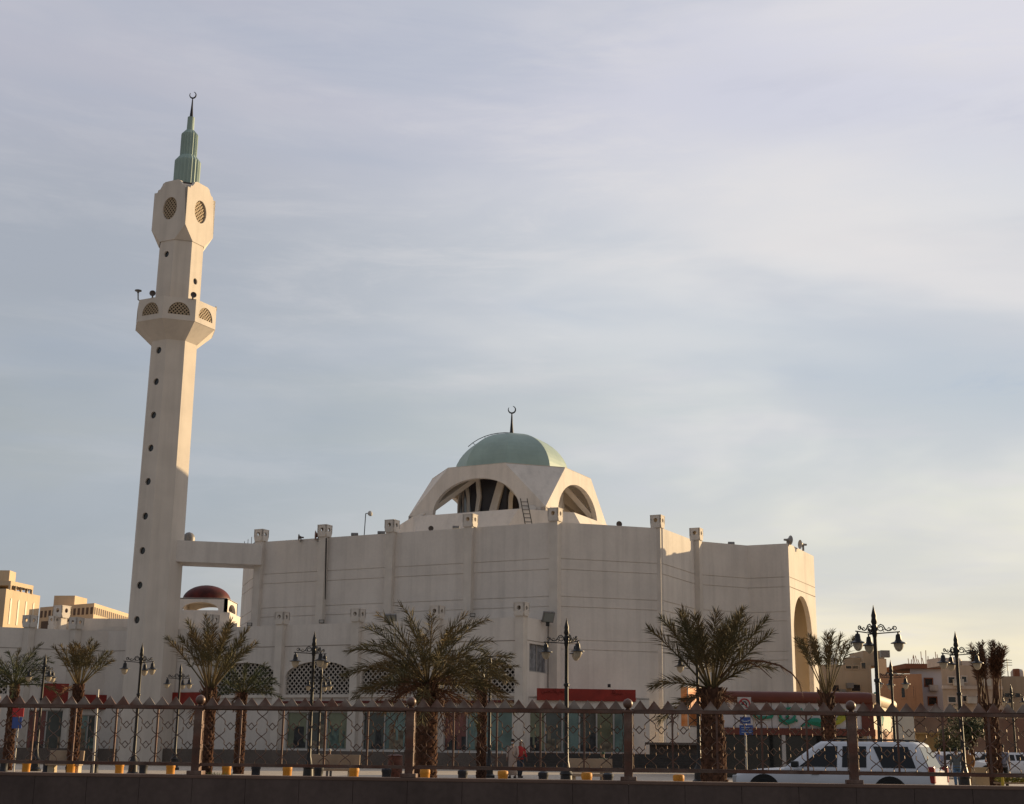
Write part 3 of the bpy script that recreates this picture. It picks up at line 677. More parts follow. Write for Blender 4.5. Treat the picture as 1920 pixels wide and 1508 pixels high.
# orange poster box right of the corner
Y = 76; a, b2 = at(1290, 1362, Y), at(1322, 1362, Y + 1.8); r, M = board('poster_sign', (a.x, Y), (b2.x, Y + 1.8), a.z, at(1292, 1288, Y).z, mat('orange_poster', (.85, .24, .04), .6, noise=.5, scale=1.2, col2=(.8, .42, .2)), 'orange picture billboard behind the palm, left end of the restaurant', 'billboard', .4)
b = MB(); 
for u0, v0, u1, v1 in ((0, 0, 1, 0), (0, 1, 1, 1), (0, 0, 0, 1), (1, 0, 1, 1)):
    H_ = at(1292, 1288, Y).z - a.z; b.tube([M(u0 * M.L, a.z + v0 * H_, .02), M(u1 * M.L, a.z + v1 * H_, .02)], .04, 5)
sub(b, 'sign_frame', mat('pale_frame', (.6, .5, .4), .6), r)
# ------------------------------------------------------------------ RESTAURANT
Yr = 72
rest = empty('restaurant', (14, 76, 0), 'single storey restaurant with round maroon roof roll and green lettered fascia', 'restaurant')
xl, xr = xat(1352, Yr, 1340), xat(1633, Yr, 1340); zr1, zr0 = zat(1500, 1297, Yr), zat(1500, 1319, Yr); tr = (zr1 - zr0) / 2
zf0 = zat(1500, 1366, Yr); zf1 = zat(1500, 1379, Yr)
mar = mat('maroon_roll', (.13, .032, .02), .45, noise=.2, scale=1, spec=.4)
mb = MB(); mb.tube([(xl - 1, Yr, zr0 + tr), (xr - .2, Yr, zr0 + tr), (xr + .05, Yr, zr0 + tr)], [tr, tr, tr * .9], 18); sub(mb, 'roof_roll', mar, rest, smooth=True)
e2 = Vector((xat(1672, 82, 1320), 82, 0)); mb = MB(); mb.tube([(xr + .15, Yr + .3, zr0 + tr), (e2.x, e2.y, zr0 + tr), (e2.x + .25, e2.y + .9, zr0 + tr)], [tr * .97, tr * .97, tr * .6], 18)
sub(mb, 'roof_roll', mat('cream_roll', (.62, .50, .36), .6, noise=.1, scale=1), rest, smooth=True, label='cream end roll running back along the lit side')
Mq = frame((xl - 1, Yr), (xr, Yr)); mb = MB(); mb.slab([rect(0, zf0, Mq.L, zr0 + .2)], Mq, .25); fas = sub(mb, 'fascia', mat('white_fascia', (.55, .52, .52), .55, noise=.08, scale=.8, streak=.08), rest)
b = MB()
for px in (1378, 1413, 1447, 1478, 1512, 1600): 
    p = at(px, 1340, Yr - .02); b.box((p.x, Yr - .012, (zf0 + zr0) / 2), (.03, .02, zr0 - zf0))
sub(b, 'fascia_joint', mat('joint_dark', (.2, .18, .18), .8), rest)
def psw(mb, pts, w, Y=Yr - .1): mb.tube([at(x, y, Y) for x, y in pts], w, 6)
b = MB()
psw(b, [(1412, 1343), (1430, 1346), (1446, 1345), (1452, 1332)], .09); psw(b, [(1441, 1329), (1445, 1336)], .14)
psw(b, [(1462, 1338), (1464, 1350), (1474, 1355), (1486, 1352), (1491, 1342)], [.05, .13, .15, .13, .06]); psw(b, [(1475, 1342), (1478, 1346)], .1); psw(b, [(1491, 1352), (1493, 1349)], .12)
psw(b, [(1500, 1329), (1503, 1336), (1512, 1338), (1520, 1331)], [.1, .12, .1, .04]); psw(b, [(1524, 1332), (1530, 1333)], .1); psw(b, [(1470, 1330), (1482, 1328), (1486, 1333)], .07)
psw(b, [(1512, 1357), (1520, 1353), (1532, 1354), (1545, 1359), (1558, 1361)], [.04, .18, .24, .18, .05]); psw(b, [(1502, 1362), (1510, 1358), (1518, 1362)], .06)
sub(b, 'sign_lettering', mat('green_letters', (.02, .20, .13), .5), rest, smooth=True)
b = MB(); psw(b, [(1560, 1360), (1572, 1354), (1584, 1344), (1588, 1334)], [.05, .14, .16, .04]); psw(b, [(1570, 1349), (1578, 1340), (1582, 1330)], .08)
sub(b, 'leaf_emblem', mat('leaf_yellow', (.33, .33, .04), .6), rest)
mb = MB(); mb.slab([rect(-.1, zf1, Mq.L + .15, zf0)], lambda u, v, w: Mq(u, v, w + .15), .5); mb.slab([rect(Mq.L - .5, zf0, Mq.L + .12, zr0 + .1)], lambda u, v, w: Mq(u, v, w + .06), .4); sub(mb, 'canopy_band', mar, rest)
# side (lit) wall, dark glass front, posts
Ms = frame((xr + .1, Yr + .2), (e2.x, e2.y)); mb = MB(); mb.slab([rect(0, 2.6, Ms.L, zr0 + .25)], Ms, .3); mb.slab([rect(0, 0, .35, 2.6)], Ms, .3); mb.slab([rect(Ms.L - .4, 0, Ms.L, 2.6)], Ms, .3); sub(mb, 'side_wall', mat('cream_wall', (.66, .58, .46), .8, noise=.08), rest)
b = MB(); b.tube([Ms(1.0, 3.6, .1), Ms(1.6, 3.9, .1), Ms(2.4, 3.3, .1), Ms(3.4, 3.7, .1)], [.1, .2, .14, .06], 5); b.tube([Ms(1.2, 4.1, .1), Ms(1.5, 4.5, .1)], .13, 5); b.tube([Ms(3., 2.9, .1), Ms(3.8, 3.3, .1)], .12, 5); sub(b, 'sign_lettering', mat('green_letters', (.02, .2, .13)), rest)
mb = MB(); mb.slab([rect(0, 2.0, Ms.L, 2.6)], lambda u, v, w: Ms(u, v, w + .12), .5); sub(mb, 'side_awning', mat('brown_awning', (.30, .13, .06), .7), rest)
mb = MB(); mb.slab([rect(.2, 0, Mq.L, zf1)], lambda u, v, w: Mq(u, v, w - 1.6), .2); sub(mb, 'front_glass', GLASSD(), rest)
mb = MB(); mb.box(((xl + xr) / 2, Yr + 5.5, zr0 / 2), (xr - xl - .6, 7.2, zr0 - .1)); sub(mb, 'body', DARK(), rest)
b = MB()
for px in (1340, 1468, 1560, 1628): x = xat(px, Yr, 1380); b.box((x, Yr - .1, zf1 / 2), (.18, .18, zf1))
sub(b, 'canopy_post', mat('white_post', (.45, .42, .4), .6), rest)
b = MB()
for k in range(3): b.box((xat(1600, Yr + .8), Yr + .8, zat(1600, 1385 + k * 5, Yr + .8)), (2.2, .05, .07))
b.box((xat(1623, Yr + .4), Yr + .4, zat(1623, 1387, Yr)), (.22, .2, .5)); sub(b, 'menu_board', mat('cream_board', (.6, .52, .4), .6), rest)
# white store building at right of the restaurant
store = MB(); Y = 86; x0, x1 = xat(1672, Y, 1350), xat(1714, Y, 1350); zt3 = zat(1690, 1343, Y); store.box(((x0 + x1) / 2, Y + 3, zt3 / 2), (x1 - x0, 6, zt3), rz=0)
tag(store.build('white_kiosk', mat('kiosk_white', (.6, .55, .46), .8, noise=.1), bevel=.05), 'plain pale kiosk block just right of the restaurant', 'kiosk')
# ------------------------------------------------------------------ background buildings
def bldg(name, label, px0, px1, ytop, Y, m, wins=(), dirdeg=0, depth=14, side=None, wm=None, extras=None):
    P = at(px0, ytop, Y); r = empty(name, (P.x, Y, 0), label, 'building')
    # right corner along direction dirdeg until px1
    e = Vector((math.cos(R(dirdeg)), math.sin(R(dirdeg)))); d = ray(px1, ytop)
    det = d.x * (-e.y) + e.x * d.y; t = (P.x * (-e.y) + e.x * P.y) / det; Q = Vector((d.x * t, d.y * t))
    M = frame((P.x, P.y), (Q.x, Q.y)); n = M.n; zt4 = P.z
    rad = Vector((M(M.L / 2, 0, 0).x, Y, 0)).normalized() * depth
    bk = [M(0, 0, 0), M(M.L, 0, 0), M(M.L, 0, 0) + rad, M(0, 0, 0) + rad * 1.0 + Vector((.06 * depth, 0, 0))]
    mb = MB(); holes = []
    mb.loft([[v.copy() for v in bk], [v + Vector((0, 0, zt4)) for v in bk], [v + Vector((0, 0, zt4)) + (M(M.L / 2, 0, -depth / 2) - v) * .04 for v in bk], [v + Vector((0, 0, zt4 - .6)) + (M(M.L / 2, 0, -depth / 2) - v) * .04 for v in bk]])
    sub(mb, 'wall', m, r)
    def hit(px, py):
        d = ray(px, py); t = (M.P.x * (-M.e.y) + M.e.x * M.P.y) / (d.x * (-M.e.y) + M.e.x * d.y)
        q = Vector((d.x * t, d.y * t, 0)) - M.P; return q.dot(M.e), EYE + d.z * t
    for (a, b_, c, d_) in wins:
        u0, v1 = hit(a, b_); u1, v0 = hit(c, d_)
        fr = MB(); fr.slab([rect(u0 - .12, v0 - .12, u1 + .12, v1 + .12), rect(u0, v0, u1, v1)[::-1]], lambda u, v, w: M(u, v, w + .06), .12); f = sub(fr, 'window_frame', m if not wm else wm, r)
        pn = MB(); pn.slab([rect(u0, v0, u1, v1)], lambda u, v, w: M(u, v, w + .015), .1); pn.v = [v - r.location for v in pn.v]; pn.build('pane', GLASSD(), f)
    return r, M, zt4, hit
tan_ = mat('tan_render', (.40, .31, .22), .85, noise=.15, scale=.2, streak=.2); brick = mat('orange_brick', (.38, .22, .14), .85, noise=.2, scale=.3, streak=.2)
bluew = mat('pale_blue_render', (.5, .5, .54), .8, noise=.1, scale=.2); beige = mat('beige_render', (.45, .35, .27), .85, noise=.12, scale=.2, streak=.2)
gold = mat('gold_stone', (.58, .45, .31), .8, noise=.12, scale=.15, streak=.1); rust = mat('rust_slab', (.22, .09, .05), .8)
bA, M, zz, hit = bldg('apartment_block', 'tan apartment block behind the palm, immediately right of the mosque end', 1527, 1633, 1246, 150, tan_, [(1597, 1284, 1613, 1296), (1560, 1285, 1573, 1296), (1586, 1249, 1596, 1254), (1599, 1249, 1609, 1254), (1615, 1243, 1623, 1254)])
b = MB(); u0, v0 = hit(1622, 1219); u1, _ = hit(1645, 1219); b.slab([rect(u0, zz, u1 + 1, v0)], lambda u, v, w: M(u, v, w - 1), 6); b.lathe([(1.1, 0), (1.0, .5), (.6, .95), (.05, 1.15)], M(hit(1611, 1240)[0], zz, -3), 14); b.slab([rect(hit(1593, 1240)[0], zz, u0, zz + .9)], lambda u, v, w: M(u, v, w - 2), 1)
sub(b, 'stair_tower', tan_, bA)
b = MB(); u, v = hit(1592, 1286); b.box(M(u, v, .3), (.75, .5, .55)); u, v = hit(1578, 1292); b.box(M(u, v - .3, .3), (.6, .5, .5)); sub(b, 'air_conditioner', GREY(), bA)
bB, M, zz, hit = bldg('apartment_block', 'orange brick house with rounded corner, between tan and pale blue blocks', 1640, 1728, 1264, 138, brick, [(1690, 1290, 1697, 1308), (1712, 1287, 1714, 1310)], dirdeg=-14)
b = MB(); u0, v0 = hit(1641, 1232); u1, v1 = hit(1664, 1252); b.slab([rect(u0, zz, u1, v0)], lambda u, v, w: M(u, v, w - 3), 5); sub(b, 'roof_room', gold, bB)
b = MB(); u, v = hit(1660, 1222); b.box(M(u, v, -3.5), (.9, .6, .7)); sub(b, 'air_conditioner', GREY(), bB)
bC, M, zz, hit = bldg('apartment_block', 'pale blue block with rust roof slab and rebar', 1706, 1766, 1254, 146, bluew, [(1734, 1273, 1748, 1286), (1741, 1308, 1756, 1321)], wm=rust)
b = MB(); b.slab([rect(-.6, zz, M.L + .4, zz + .5)], lambda u, v, w: M(u, v, w + .5), 10)
for k in range(16): u = M.L * k / 15; b.tube([M(u, zz + .4, -.2), M(u + random.uniform(-.2, .2), zz + .9 + random.random() * 1.1, -.2)], .04, 4)
sub(b, 'roof_slab', rust, bC)
bD, M, zz, hit = bldg('apartment_block', 'beige two storey block behind the right lamp post', 1764, 1876, 1247, 130, beige, [(1778, 1270, 1790, 1281), (1803, 1269, 1812, 1279), (1778, 1307, 1792, 1317), (1805, 1305, 1813, 1315), (1831, 1305, 1842, 1315)], wm=mat('pale_trim', (.5, .42, .36), .8), dirdeg=4)
b = MB(); _, v = hit(1800, 1289); b.slab([rect(0, v - .15, M.L, v + .15)], lambda u, v_, w: M(u, v_, w + .12), .25); b.slab([rect(M.L * .1, zz, M.L * .35, zz + .8)], lambda u, v_, w: M(u, v_, w - 2), 3); b.slab([rect(M.L * .5, zz, M.L * .72, zz + .55)], lambda u, v_, w: M(u, v_, w - 2), 3); sub(b, 'cornice', mat('pale_trim', (.5, .42, .36)), bD)
bE, M, zz, hit = bldg('apartment_block', 'low tan block at the right edge of the view', 1872, 1960, 1268, 140, tan_, [(1884, 1300, 1896, 1307), (1903, 1300, 1912, 1308)])
b = MB(); 
for k, u in enumerate((2.2, 3.4, 6)): b.box(M(u, zz + .4, -1), (.5, .5, .8 + .5 * (k == 1)))
sub(b, 'chimney', rust, bE)
for (rt, M_, z_, lst) in ((bD, None, None, ((1790, 1243, 't'), (1822, 1243, 'a'), (1845, 1244, 't'))), (bE, None, None, ((1890, 1264, 'a'), (1908, 1264, 't'))), (bA, None, None, ((1560, 1242, 't'), (1583, 1241, 'a')))):
    for px, py, kd in lst:
        Yc = rt.location.y + 3; q = at(px, py, Yc); b = MB()
        if kd == 't': b.lathe([(.7, -1.2), (.7, .2), (.5, .45), (.05, .55)], q, 12); sub(b, 'roof_tank', mat('tank_white', (.5, .46, .4), .6, noise=.2), rt, smooth=True)
        else:
            b.tube([q - Vector((0, 0, 1)), q + Vector((0, 0, 1.6))], .04, 4); [b.tube([q + Vector((-.5, 0, .9 + .25 * k)), q + Vector((.5, 0, .9 + .25 * k))], .03, 4) for k in range(3)]; sub(b, 'aerial', BLACK(), rt)
for rt, lst in ((bD, ((1797, 1280), (1822, 1313), (1848, 1280))), (bC, ((1750, 1290),)), (bB, ((1702, 1300),))):
    for px, py in lst:
        q = at(px, py, rt.location.y - .2); b = MB(); b.box(q, (.9, .5, .6)); sub(b, 'air_conditioner', mat('ac_box', (.45, .42, .38), .6, noise=.2), rt)
# low earthy boundary walls and sheds behind the right-hand plaza
wl = MB(); Y = 104; wl.box((xat(1830, Y), Y + 1, zat(1830, 1346, Y) / 2), (14.5, 1.2, zat(1830, 1346, Y))); tag(wl.build('boundary_wall', mat('mud_wall', (.24, .13, .09), .9, noise=.3, scale=.4, col2=(.30, .2, .14))), 'reddish brown mud wall behind the people at right', 'wall')
wl = MB(); Y = 96; zz5 = zat(1750, 1378, Y); wl.box((xat(1748, Y), Y, zz5 / 2), (2.6, 3, zz5)); wl.box((xat(1748, Y), Y, zz5 + .06), (2.9, 3.3, .12)); tag(wl.build('yellow_hut', mat('ochre_hut', (.33, .22, .10), .85, noise=.25, scale=.8)), 'small ochre hut behind the rear of the white wagon', 'hut')
# left hotels, sunlit gold
def hotel(name, label, corner, Ypos, face_l, face_r, z_, wins_r, depth_dir):
    pass
h1 = empty('hotel_tower', (-117, 302, 0), 'sunlit golden hotel block at the far left edge', 'building')
P = at(12, 1104, 300); zt5 = P.z; Q = (P.x + 2.7, P.y + 14.2); M = frame((P.x, P.y), Q); Mh1 = M
mb = MB(); mb.loft([[Vector((P.x - 16, P.y + 3, 0)), Vector((P.x, P.y, 0)), Vector((Q[0], Q[1], 0)), Vector((P.x - 14, P.y + 18, 0))], [Vector((P.x - 16, P.y + 3, zt5)), Vector((P.x, P.y, zt5)), Vector((Q[0], Q[1], zt5)), Vector((P.x - 14, P.y + 18, zt5))]])
zt6 = zat(14, 1089, 301); M2 = frame((P.x + .4, P.y + 1.2), (P.x + 2.2, P.y + 10.6))
bk = [M2(0, 0, 0), M2(M2.L, 0, 0), M2(M2.L, 0, -9), M2(0, 0, -9)]; mb.loft([[v + Vector((0, 0, zt5 + .9)) for v in bk], [v + Vector((0, 0, zt6)) for v in bk]])
for k in range(5): u = M2.L * k / 4; c = M2(min(max(u, .25), M2.L - .25), 0, -.25); mb.box((c.x, c.y, zt5 + .45), (.5, .5, 1.0))
zt7 = zat(0, 1078, 306); mb.box((P.x - 4, 309, zt5 + 2), (3.6, 4, zt7 - zt5 + 2)); sub(mb, 'wall', gold, h1)
for k in range(4):
    w = MB(); u = M.L * (.16 + .22 * k); w.slab([archp(u - .3, u + .3, zt5 - 7.5, zt5 - 2.4, zt5 - 1.8, 6)], lambda u_, v, w_: M(u_, v, w_ + .1), .2); sub(w, 'window_strip', mat('pale_glass', (.62, .56, .46), .4), h1)
for k in range(3):
    w = MB(); u = M2.L * (.18 + .3 * k)
    for j in range(3): w.slab([rect(u + j * .75 - .7, zt6 - 1.5, u + j * .75 - .35, zt6 - .9)], lambda u_, v, w_: M2(u_, v, w_ + .08), .1)
    sub(w, 'roof_vent', DARK(), h1)
h2 = empty('hotel_block', (-105, 330, 0), 'wide sunlit hotel with rows of small windows left of the minaret', 'building')
P0, P1 = at(76, 1132, 330), at(177, 1131, 318); P2 = at(258, 1150, 352); zt8 = P1.z
pts = [(P0.x, 330), (P1.x, 318), (P2.x, 352), (P0.x + 4, 366)]
mb = MB(); mb.loft([ring(pts, 0), ring(pts, zt8), ring(inset(pts, .8), zt8), ring(inset(pts, .8), zt8 - 1)])
zq = zat(140, 1120, 332); mb.box((at(133, 1120, 332).x, 332, (zt8 + zq) / 2 - .5), (5.2, 7, zq - zt8 + 1), rz=R(-7)); mb.box((at(205, 1135, 350).x, 352, zt8 + .2), (4.5, 9, 1.6), rz=R(-7)); sub(mb, 'wall', gold, h2)
Ma_, Mb_ = frame(pts[0], pts[1]), frame(pts[1], pts[2])
for M, n in ((Ma_, 13), (Mb_, 22)):
    for row, (dz, hh) in enumerate(((.9, 1.6), (3.4, 3.0))):
        nn = n if row == 0 else n // 3
        for k in range(nn):
            u = M.L * (k + .5) / nn; w = MB(); wd = M.L / nn * (.27 if row == 0 else .3)
            w.slab([rect(u - wd, zt8 - dz - hh, u + wd, zt8 - dz)], lambda u_, v, w_: M(u_, v, w_ + .06), .2); sub(w, 'window', mat('hotel_window', (.10, .06, .04), .5), h2)
# ------------------------------------------------------------------ FENCE and parapet wall in front
fa, fb = Vector((-4.8, 21.8, 0)), Vector((5.12, 20.9, 0)); sp = (fb - fa) / 3; SPL = sp.length; fe = sp.normalized(); fn = Vector((fe.y, -fe.x, 0)); fang = math.atan2(fe.y, fe.x)
WT = EYE - .475
fw = MB(); c = (fa + fb) / 2
for k in range(-4, 6):       # cast panels with real joints
    q = fa + sp * (k + .5); 
    for j in range(4):
        qq = fa + sp * (k + (j + .5) / 4); fw.box((qq.x, qq.y, (WT - .05) / 2), (SPL / 4 - .006, .30, WT - .05), rz=fang)
wall_o = empty('parapet_wall', (0, 21.3, 0), 'dark brown concrete parapet wall carrying the ornamental fence', 'wall')
sub(fw, 'wall_panel', mat('brown_concrete', (.115, .085, .075), .8, noise=.25, scale=.8, streak=.25, grain=.12), wall_o)
fw = MB(); q = (fa + fb) / 2; fw.box((q.x, q.y, (WT - .06) / 2), (SPL * 10, .24, WT - .06), rz=fang); sub(fw, 'wall_core', mat('brown_concrete', (.115, .085, .075)), wall_o)
fw = MB(); fw.box((q.x, q.y, WT - .025), (SPL * 10, .32, .05), rz=fang); sub(fw, 'wall_cap', mat('wall_capping', (.17, .11, .085), .8, noise=.25, scale=1.5), wall_o, bevel=.01)
fence = empty('ornamental_fence', (0, 21.3, WT), 'rusty brown metal fence with star lattice panels, spiked top rail and ball posts', 'fence')
fm = mat('fence_paint', (.13, .055, .036), .45, metal=.25, noise=.45, scale=4, col2=(.15, .10, .08), spec=.5, grain=.2)
fm2 = mat('fence_lattice', (.15, .10, .075), .35, metal=.7, noise=.3, scale=6, spec=.5)
fm3 = mat('fence_spike', (.27, .23, .20), .55, metal=.15, noise=.4, scale=3, col2=(.14, .07, .05))
loc = lambda u, v, w: fe * u - fn * (-w) + Vector((0, 0, v))
# post prototype
def make_post():
    mb = MB(); mb.box((0, 0, .0 + .03), (.24, .2, .06), rz=fang); mb.box((0, 0, .51), (.13, .13, .98), rz=fang); mb.box((0, 0, 1.01), (.165, .165, .04), rz=fang)
    return mb
posts = []
for k in range(-2, 6):
    q = fa + sp * k - Vector((0, 21.3, 0)); 
    if k == -2:
        p0 = make_post().build('post', fm, fence, bevel=.008); ball = MB(); ball.lathe([(.03, 1.02), (.045, 1.04), (.03, 1.055)] + [(.076 * math.cos(a), 1.125 + .076 * math.sin(a)) for a in [R(-70 + 20 * i) for i in range(8)]] + [(.005, 1.202)], (0, 0, 0), 18)
        bo = ball.build('post_ball', fm, p0, smooth=True); p = p0
    else:
        p = p0.copy(); COL.objects.link(p); b_ = bo.copy(); COL.objects.link(b_); b_.parent = p
    p.location = q
# one panel prototype
def seg(mb, a, b, t=.009, w=0.):
    A = loc(a[0], a[1], w); B = loc(b[0], b[1], w); mb.tube([A, B], t, 4)
def star_panel():
    mb = MB(); Lp = SPL - .14; n = 10; du = SPL / n; rows = [(.245 + .168 * j) for j in range(5)]
    cl = lambda p: [(min(max(a, .075), SPL - .075), min(max(b, .178), .98)) for a, b in p]
    for v in (.285, .585, .885):
        for i in range(n + 1):
            u = i * du
            for sx in (-1, 1):
                if not .03 < u + sx * .09 < SPL - .03: continue
                for sy in (-1, 1):
                    p = cl([(u, v), (u + sx * .035, v + sy * .026), (u + sx * .072, v + sy * .058), (u + sx * .084, v + sy * .082), (u + sx * .080, v + sy * .122)])
                    w0 = random.uniform(-.006, .006)
                    for a, b in zip(p, p[1:]): seg(mb, a, b, .0068, w0)
    for v in (.435, .735):
        for i in range(n):
            u = (i + .5) * du; r = .05; p = [(u - r, v), (u, v + r * 1.1), (u + r, v), (u, v - r * 1.1)]
            for a, b in zip(p, p[1:] + p[:1]): seg(mb, a, b, .0068, random.uniform(-.005, .005))
            for sx in (-1, 1): seg(mb, (u + sx * r, v), (u + sx * .085, v + .03), .0065)
    for v in (.172, .982): seg(mb, (.07, v), (SPL - .07, v), .008)
    return mb
def bars():
    mb = MB()
    mb.box((0, 0, .58), (.028, .028, .84), rz=fang)
    return mb
def rails():
    mb = MB(); mb.box(loc(SPL / 2, .150, 0), (SPL - .1, .05, .045), rz=fang); mb.box(loc(SPL / 2, 1.01, 0), (SPL - .1, .065, .05), rz=fang); mb.box(loc(SPL / 2, 1.035, -.03), (SPL - .1, .03, .03), rz=fang)
    return mb
def spikes():
    mb = MB(); n = 15; w = (SPL - .16) / n
    for i in range(n):
        u = .08 + (i + .5) * w; A = [loc(u - w * .5, 1.04, -.02), loc(u + w * .5, 1.04, -.02), loc(u + w * .5, 1.04, .02), loc(u - w * .5, 1.04, .02)]
        T = loc(u + random.uniform(-.006, .006), 1.18 + random.uniform(-.008, .006), random.uniform(-.006, .006)); mb.add(A + [T], [(0, 1, 4), (1, 2, 4), (2, 3, 4), (3, 0, 4), (3, 2, 1, 0)])
    return mb
protos = [(star_panel(), 'lattice_panel', fm2), (bars(), 'upright_bar', fm), (rails(), 'rail', fm), (spikes(), 'spike_row', fm3)]
objs = [m_.build(n_, mt, fence) for m_, n_, mt in protos]
for k in range(-2, 5):
    q = fa + sp * k - Vector((0, 21.3, 0))
    for i, o in enumerate(objs):
        c = o if k == -2 else o.copy()
        if k != -2: COL.objects.link(c)
        c.location = q + Vector((0, random.uniform(-.01, .01), random.uniform(-.004, .004)))
        if i == 1:
            for j in range(1, 5):
                d_ = c if j == 1 else c.copy()
                if j > 1: COL.objects.link(d_)
                d_.location = q + fe * (SPL * j / 5)
# slim pale sign pole behind the fence at left
sp_ = MB(); a, b = at(186, 1293, 24), at(174, 1447, 24); sp_.tube([(b.x, 24, 0), (b.x, 24, b.z), (a.x - .02, 24, a.z)], .022, 8); tag(sp_.build('slim_pole', mat('pale_pole', (.5, .46, .4), .5)), 'slim bare pale pole rising behind the left fence panel', 'pole')
# ------------------------------------------------------------------ STREET LAMPS
def lamp_proto(rot):
    r = empty('street_lamp', (0, 0, 0), '', 'street lamp', 'ornate three armed street lamps on the plaza', rot)
    mb = MB(); mb.lathe([(.30, 0), (.30, .12), (.22, .2), (.2, .55), (.24, .6), (.15, .75), (.11, .95), (.085, 1.05), (.075, 2.2), (.07, 3.6), (.10, 3.63), (.10, 3.70), (.065, 3.73), (.06, 5.0), (.085, 5.1), (.09, 5.35), (.06, 5.45)], n=12)
    p = mb.build('pole', BLACK(), r, smooth=True)
    mb = MB(); mb.lathe([(.07, 5.42), (.10, 5.5), (.075, 5.62), (.085, 5.7), (.03, 5.92), (.002, 6.05)], n=10); mb.build('finial', BLACK(), r, smooth=True)
    for k in range(3):
        a = R(180 + 120 * k); d = Vector((math.cos(a), math.sin(a), 0)); Z = Vector((0, 0, 1))
        mb = MB(); mb.tube([d * .05 + Z * 5.13, d * .82 + Z * 5.17], .02, 6)
        def sc(cx, cz, rad, a0, a1, n=10, w=.017): mb.tube([d * (cx + rad * (1 - .35 * i / n) * math.cos(R(a0 + (a1 - a0) * i / n))) + Z * (cz + rad * (1 - .35 * i / n) * math.sin(R(a0 + (a1 - a0) * i / n))) for i in range(n + 1)], w, 5)
        mb.tube([d * x + Z * zz_ for x, zz_ in ((.08, 5.22), (.12, 5.36), (.2, 5.42), (.28, 5.38), (.34, 5.27), (.42, 5.21), (.5, 5.22), (.58, 5.28), (.64, 5.3))], .02, 6)
        sc(.20, 5.29, .085, 200, 520); sc(.64, 5.28, .07, 160, -180); sc(.46, 5.27, .045, -60, 200, 8, .013); sc(.31, 5.22, .05, 0, 270, 8, .013)
        arm = mb.build('arm', BLACK(), r)
        c = d * .74
        h = MB(); h.lathe([(.025, 5.17), (.03, 5.10), (.07, 5.08), (.085, 5.0), (.09, 4.93), (.12, 4.87), (.24, 4.82), (.245, 4.80), (.12, 4.80)], c, 16); h.build('lamp_hood', BLACK(), arm, smooth=True)
        g_ = MB(); g_.lathe([(.155, 4.80), (.15, 4.72), (.11, 4.62), (.05, 4.56), (.005, 4.55)], c, 14); g_.build('lamp_glass', mat('milky_glass', (.42, .36, .27), .35, noise=.15, scale=3, spec=.5), arm, smooth=True)
    return r
lamps = [(1059, 47.0, 0, 'tall lamp in front of the corner shop, centre of the view', 1158), (1645, 41.5, 30, 'tallest lamp, standing behind the white wagon roof at right', 1134), (1798, 50, 30, 'lamp in front of the beige block, left of the two headed palm', 1183),
         (580, 53.6, 0, 'lamp before the second lattice arch, globes clear of the wall', 1183), (254, 61, 30, 'lamp standing in front of the minaret foot', 1205), (330, 76, 30, 'small far lamp just right of the minaret foot', 1243), (72, 69, 10, 'lamp among the dark palm at the far left', 1225),
         (596, 77, 20, 'dark far lamp directly behind the one at the second arch', 1247), (915, 66, 60, 'lamp half hidden by the right fronds of the big palm', 1228), (1306, 59, 8, 'lamp beside the trunk of the palm left of the restaurant', 1195), (1672, 66, 20, 'second lamp just right of the tallest one, lower and farther', 1237), (1896, 88, 20, 'small distant lamp near the right edge', 1282)]
LP = {}
for i, (px, Y, rot, lab, ytip) in enumerate(lamps):
    if rot not in LP: r = LP[rot] = lamp_proto(R(rot))
    else: r = copy_tree(LP[rot])
    zt9 = zat(px, ytip, Y); s = (zt9 - PAV) / 6.05; xx = at(px + 3, 1340, Y).x
    r.location = (xx, Y, PAV); r.scale = (s, s, s); r['label'] = lab
# ------------------------------------------------------------------ PALMS
def frond(mb, base, az, el, L_, droop, rn, dens=60, ll=.5, tips=1., bare=.2):
    pts = []; p = Vector(base); n = 14; st_ = L_ / n
    side = Vector((-math.sin(az), math.cos(az), 0)); e_ = el; curl = rn.uniform(-.25, .25)
    for i in range(n + 1):
        pts.append(p.copy()); e_ -= droop * (i / n) ** 1.3 * 2.4 / n; a_ = az + curl * i / n
        d = Vector((math.cos(a_) * math.cos(e_), math.sin(a_) * math.cos(e_), math.sin(e_))); p = p + d * st_
    mb.tube(pts, [.032 * (1 - .8 * i / n) + .004 for i in range(n + 1)], 4, False)
    for i in range(dens):
        s = bare + (1 - bare) * (i + rn.random()) / dens; f_ = s * n; k = min(int(f_), n - 1); q = pts[k].lerp(pts[k + 1], f_ - k); t = (pts[k + 1] - pts[k]).normalized(); up = side.cross(t).normalized()
        if up.z < 0: up = -up
        g_ = (s - bare) / (1 - bare)
        l = ll * (.45 + .55 * math.sin(math.pi * min(1, g_ * .85 + .12))) * rn.uniform(.7, 1.15)
        for sg_ in (-1, 1):
            if rn.random() < .08: continue
            ang = rn.choice((-.5, .1, .7, 1.2)) + rn.uniform(-.25, .25)
            lat_ = (side * sg_ * math.cos(ang) + up * math.sin(ang)); fw_ = rn.uniform(.45, .95) + .45 * g_
            ax = (t * fw_ + lat_ * .8).normalized()
            wv = ax.cross(Vector((rn.uniform(-1, 1), rn.uniform(-1, 1), rn.uniform(-1, 1)))).normalized() * .0145
            m_ = q + ax * l * .45; tip = q + ax * l + Vector((0, 0, -l * .14 * tips))
            mb.add([q - wv * .4, q + wv * .4, m_ + wv, m_ - wv, tip], [(0, 1, 2, 3), (3, 2, 4)])
